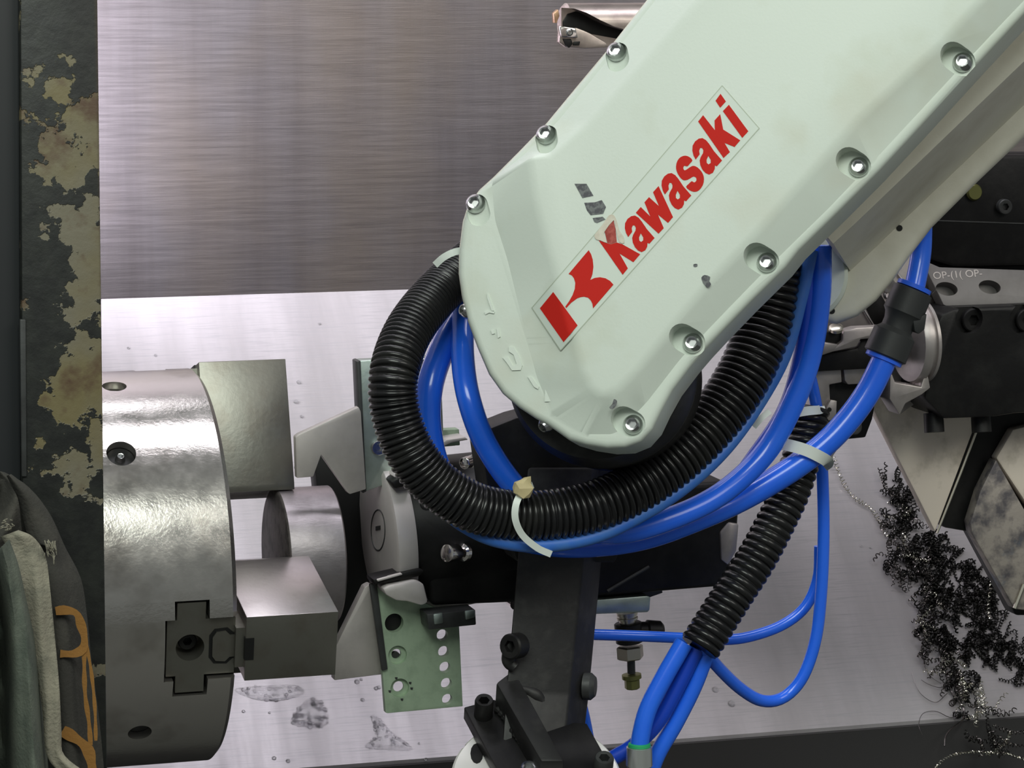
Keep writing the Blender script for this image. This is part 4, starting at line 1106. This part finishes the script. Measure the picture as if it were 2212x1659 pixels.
# ------------------------------------------------------------------ coolant on the deck
def drop(bm, px, py, rpx, sq=0.55):
    c = D(px, py, 0)
    kk = mpp(0.25)
    b2 = bmesh.new()
    bmesh.ops.create_icosphere(b2, subdivisions=2, radius=rpx * kk)
    a, u, v = frame(DN)
    me = [(u * q.co.x + v * q.co.y + DN * (q.co.z * sq)) + c for q in b2.verts]
    vs = [bm.verts.new(p) for p in me]
    for f in b2.faces: bm.faces.new([vs[q.index] for q in f.verts])
    b2.free()
def pool(label, outline, n, rmin, rmax, seed):
    r2 = random.Random(seed)
    bm = bmesh.new()
    cx = sum(p[0] for p in outline) / len(outline)
    cy = sum(p[1] for p in outline) / len(outline)
    for q in range(n):
        a, b = r2.choice(list(zip(outline, outline[1:] + outline[:1])))
        t, s = r2.random(), r2.random() ** 0.35
        x = cx + (a[0] + (b[0] - a[0]) * t - cx) * s
        y = cy + (a[1] + (b[1] - a[1]) * t - cy) * s
        drop(bm, x, y, r2.uniform(rmin, rmax))
    # thin film between the bubbles
    lo = smooth2(outline, per=4)
    sh = lambda q_, h: [D(cx + (x - cx) * q_, cy + (y - cy) * q_, h) for x, y in lo]
    loft_bm([sh(1.0, -0.0003), sh(1.0, 0.0), sh(0.96, 0.0002), sh(0.8, 0.0004), sh(0.5, 0.0005), sh(0.15, 0.0006)], True, True, bm)
    return tag(finish('coolant_pool', bm, M['water_film'], None, 60), label, 'coolant', kind='stuff')
pool('bubbly drop of coolant on the deck below the lower chuck jaw', [(668, 1508), (690, 1512), (708, 1540), (708, 1562), (690, 1572), (655, 1572), (628, 1562), (640, 1535)], 70, 2.5, 6, 1)
pool('bubbly streak of coolant on the deck below the green drilled plate', [(800, 1548), (822, 1552), (845, 1580), (888, 1612), (880, 1622), (800, 1618), (790, 1608), (815, 1590)], 45, 2.5, 5, 2)
pool('flat film of coolant beads under the chuck jaw edge', [(505, 1490), (560, 1482), (640, 1480), (655, 1500), (600, 1515), (545, 1510)], 40, 2, 5, 3)
bm = bmesh.new()
for px, py, r_ in ((526, 1537, 4), (582, 1540, 3), (592, 1638, 5), (622, 1644, 5), (771, 1473, 6), (780, 1468, 4), (818, 1485, 5), (812, 1487, 5), (783, 1512, 5), (905, 1606, 3), (920, 1640, 4), (1545, 1490, 8), (1580, 1520, 9),
                   (646, 826, 6), (640, 868, 7), (652, 900, 5), (690, 700, 4), (336, 768, 4), (278, 752, 4), (1880, 1184, 3), (640, 1010, 6), (1860, 1180, 4)):
    drop(bm, px, py, r_)
tag(finish('coolant_drops', bm, M['water'], None, 60), 'scattered single coolant drops on the steel deck', 'coolant', kind='stuff')

# ------------------------------------------------------------------ cloths hanging at the lower left, in front of the door
def sheet(name, Lc, Rc, yf, mat, parent, n=26, m=18, th=0.0025):
    """hanging cloth between two edge curves (photo positions top to bottom), yf gives the depth of the folds"""
    def samp(C, t):
        f = t * (len(C) - 1)
        i = min(int(f), len(C) - 2)
        return tuple(C[i][c] + (C[i + 1][c] - C[i][c]) * (f - i) for c in (0, 1))
    Ls, Rs = smooth_open(Lc), smooth_open(Rc)
    bm = bmesh.new()
    G = []
    for i in range(n + 1):
        v = i / n
        a, b = samp(Ls, v), samp(Rs, v)
        row = []
        for j in range(m + 1):
            u = j / m
            x, y = a[0] + (b[0] - a[0]) * u, a[1] + (b[1] - a[1]) * u
            row.append((x, y, yf(u, v) + 0.0016 * noise.noise(V((x * 0.02, y * 0.012, 3.1)))))
        G.append(row)
    front = [[bm.verts.new(U(*p)) for p in r] for r in G]
    back = [[bm.verts.new(U(p[0], p[1], p[2] + th)) for p in r] for r in G]
    for i in range(n):
        for j in range(m):
            bm.faces.new((front[i][j], front[i][j + 1], front[i + 1][j + 1], front[i + 1][j]))
            bm.faces.new((back[i][j], back[i + 1][j], back[i + 1][j + 1], back[i][j + 1]))
    for i in range(n):
        bm.faces.new((front[i][0], front[i + 1][0], back[i + 1][0], back[i][0]))
        bm.faces.new((front[i][m], back[i][m], back[i + 1][m], front[i + 1][m]))
    for j in range(m):
        bm.faces.new((front[0][j], back[0][j], back[0][j + 1], front[0][j + 1]))
        bm.faces.new((front[n][j], front[n][j + 1], back[n][j + 1], back[n][j]))
    return finish(name, bm, mat, parent, 70)
def smooth_open(P, per=6):
    Q = catmull([V((p[0], p[1], 0)) for p in P], per)
    return [(q.x, q.y) for q in Q]
sn = math.sin
dc = thing('dark_cloth', 'dark cloth with orange printed stripes hanging on the door edge, behind the grey-green rag', 'cloth', U(120, 1720, -0.53))
YC = lambda u, v: -0.532 - 0.012 * sn(u * 3.1) - 0.004 * sn(u * 9 + v * 3)
sheet('cloth', [(-40, 1010), (-20, 1200), (40, 1400), (60, 1720)], [(10, 1020), (60, 1050), (108, 1110), (140, 1180), (175, 1250), (188, 1330), (198, 1430), (215, 1560), (230, 1720)], YC, M['cloth_dark'], dc, 30, 20)
sheet('cloth_fold', [(14, 1028), (40, 1080), (52, 1130), (62, 1165), (72, 1175)], [(24, 1024), (72, 1062), (104, 1105), (124, 1150), (128, 1182)], lambda u, v: -0.549 - 0.005 * sn(u * 3.1), M['cloth_dark'], dc, 14, 8)
def stripe(P, wd):
    pts = px_path([(a, b, c) for a, b, c in P])
    pts, _ = resample(pts, 0.002)
    rings = []
    for i, p in enumerate(pts):
        t = (pts[min(i + 1, len(pts) - 1)] - pts[max(i - 1, 0)]).normalized()
        nr = (CAM - p).normalized()
        sd = t.cross(nr).normalized() * wd * mpp(-0.55) / 2 * (1 + 0.2 * sn(i * 0.9))
        rings.append([p + sd, p - sd, p - sd + nr * 0.0006, p + sd + nr * 0.0006])
    return finish('orange_stripe', loft_bm(rings), M['orange_print'], dc, 40)
ys = -0.5485
stripe([(120, 1320, ys), (140, 1318, ys), (165, 1325, ys), (175, 1350, ys), (182, 1375, ys), (180, 1400, ys), (160, 1412, ys), (130, 1412, ys)], 17)
stripe([(182, 1395, ys), (182, 1440, ys), (184, 1500, ys), (192, 1560, ys), (196, 1610, ys)], 9)
stripe([(186, 1390, ys), (197, 1450, ys), (205, 1530, ys), (207, 1600, ys)], 7)
stripe([(135, 1578, ys), (155, 1590, ys), (178, 1606, ys), (192, 1625, ys), (200, 1665, ys), (206, 1720, ys)], 22)
rg = thing('grey_green_rag', 'grey-green rag with frayed pale hem hanging at the lower left corner', 'cloth', U(60, 1720, -0.57))
sheet('rag', [(-60, 1240), (-50, 1400), (-60, 1560), (-60, 1720)], [(20, 1165), (40, 1220), (58, 1300), (78, 1400), (92, 1520), (110, 1720)], lambda u, v: -0.575 - 0.030 * sn(u * 8.5 + 0.4 + 1.2 * v) - 0.008 * sn(u * 19 + v * 4), M['rag_green'], rg, 28, 24)
sheet('hem', [(0, 1160), (14, 1180), (40, 1240), (58, 1310), (76, 1430), (92, 1540), (98, 1620), (120, 1660), (170, 1690)], [(40, 1145), (72, 1160), (98, 1200), (108, 1270), (118, 1370), (128, 1480), (133, 1580), (138, 1630), (190, 1672)], lambda u, v: -0.576 - 0.0025 * sn(u * 3.1) - 0.0015 * sn(v * 21) * u - 0.0007 * sn(u * 9 + v * 9), M['rag_hem'], rg, 34, 10)
sheet('rag_top', [(-30, 1035), (-30, 1090), (-30, 1140), (-20, 1170)], [(14, 1035), (38, 1075), (45, 1125), (48, 1160)], lambda u, v: -0.560 - 0.006 * sn(u * 6 + v * 6), M['cloth_dark'], rg, 12, 10)
fr_ = bmesh.new()
r3 = random.Random(3)
for q in range(60):
    if q < 30: a = (r3.uniform(96, 122), r3.uniform(1165, 1200)); b = (a[0] + r3.uniform(-3, 9), a[1] + r3.uniform(8, 22))
    else: a = (r3.uniform(6, 26), r3.uniform(1122, 1145)); b = (a[0] + r3.uniform(-8, 8), a[1] - r3.uniform(6, 16) + 12)
    y_ = -0.578 + r3.uniform(-0.003, 0.003)
    sweep_bm([U(a[0], a[1], y_), U((a[0] + b[0]) / 2 + r3.uniform(-2, 2), (a[1] + b[1]) / 2, y_ - 0.001), U(b[0], b[1], y_)], lambda s, t: 0.00028, 4, fr_)
tag(finish('fray', fr_, M['rag_hem'], rg, 60), kind='stuff')
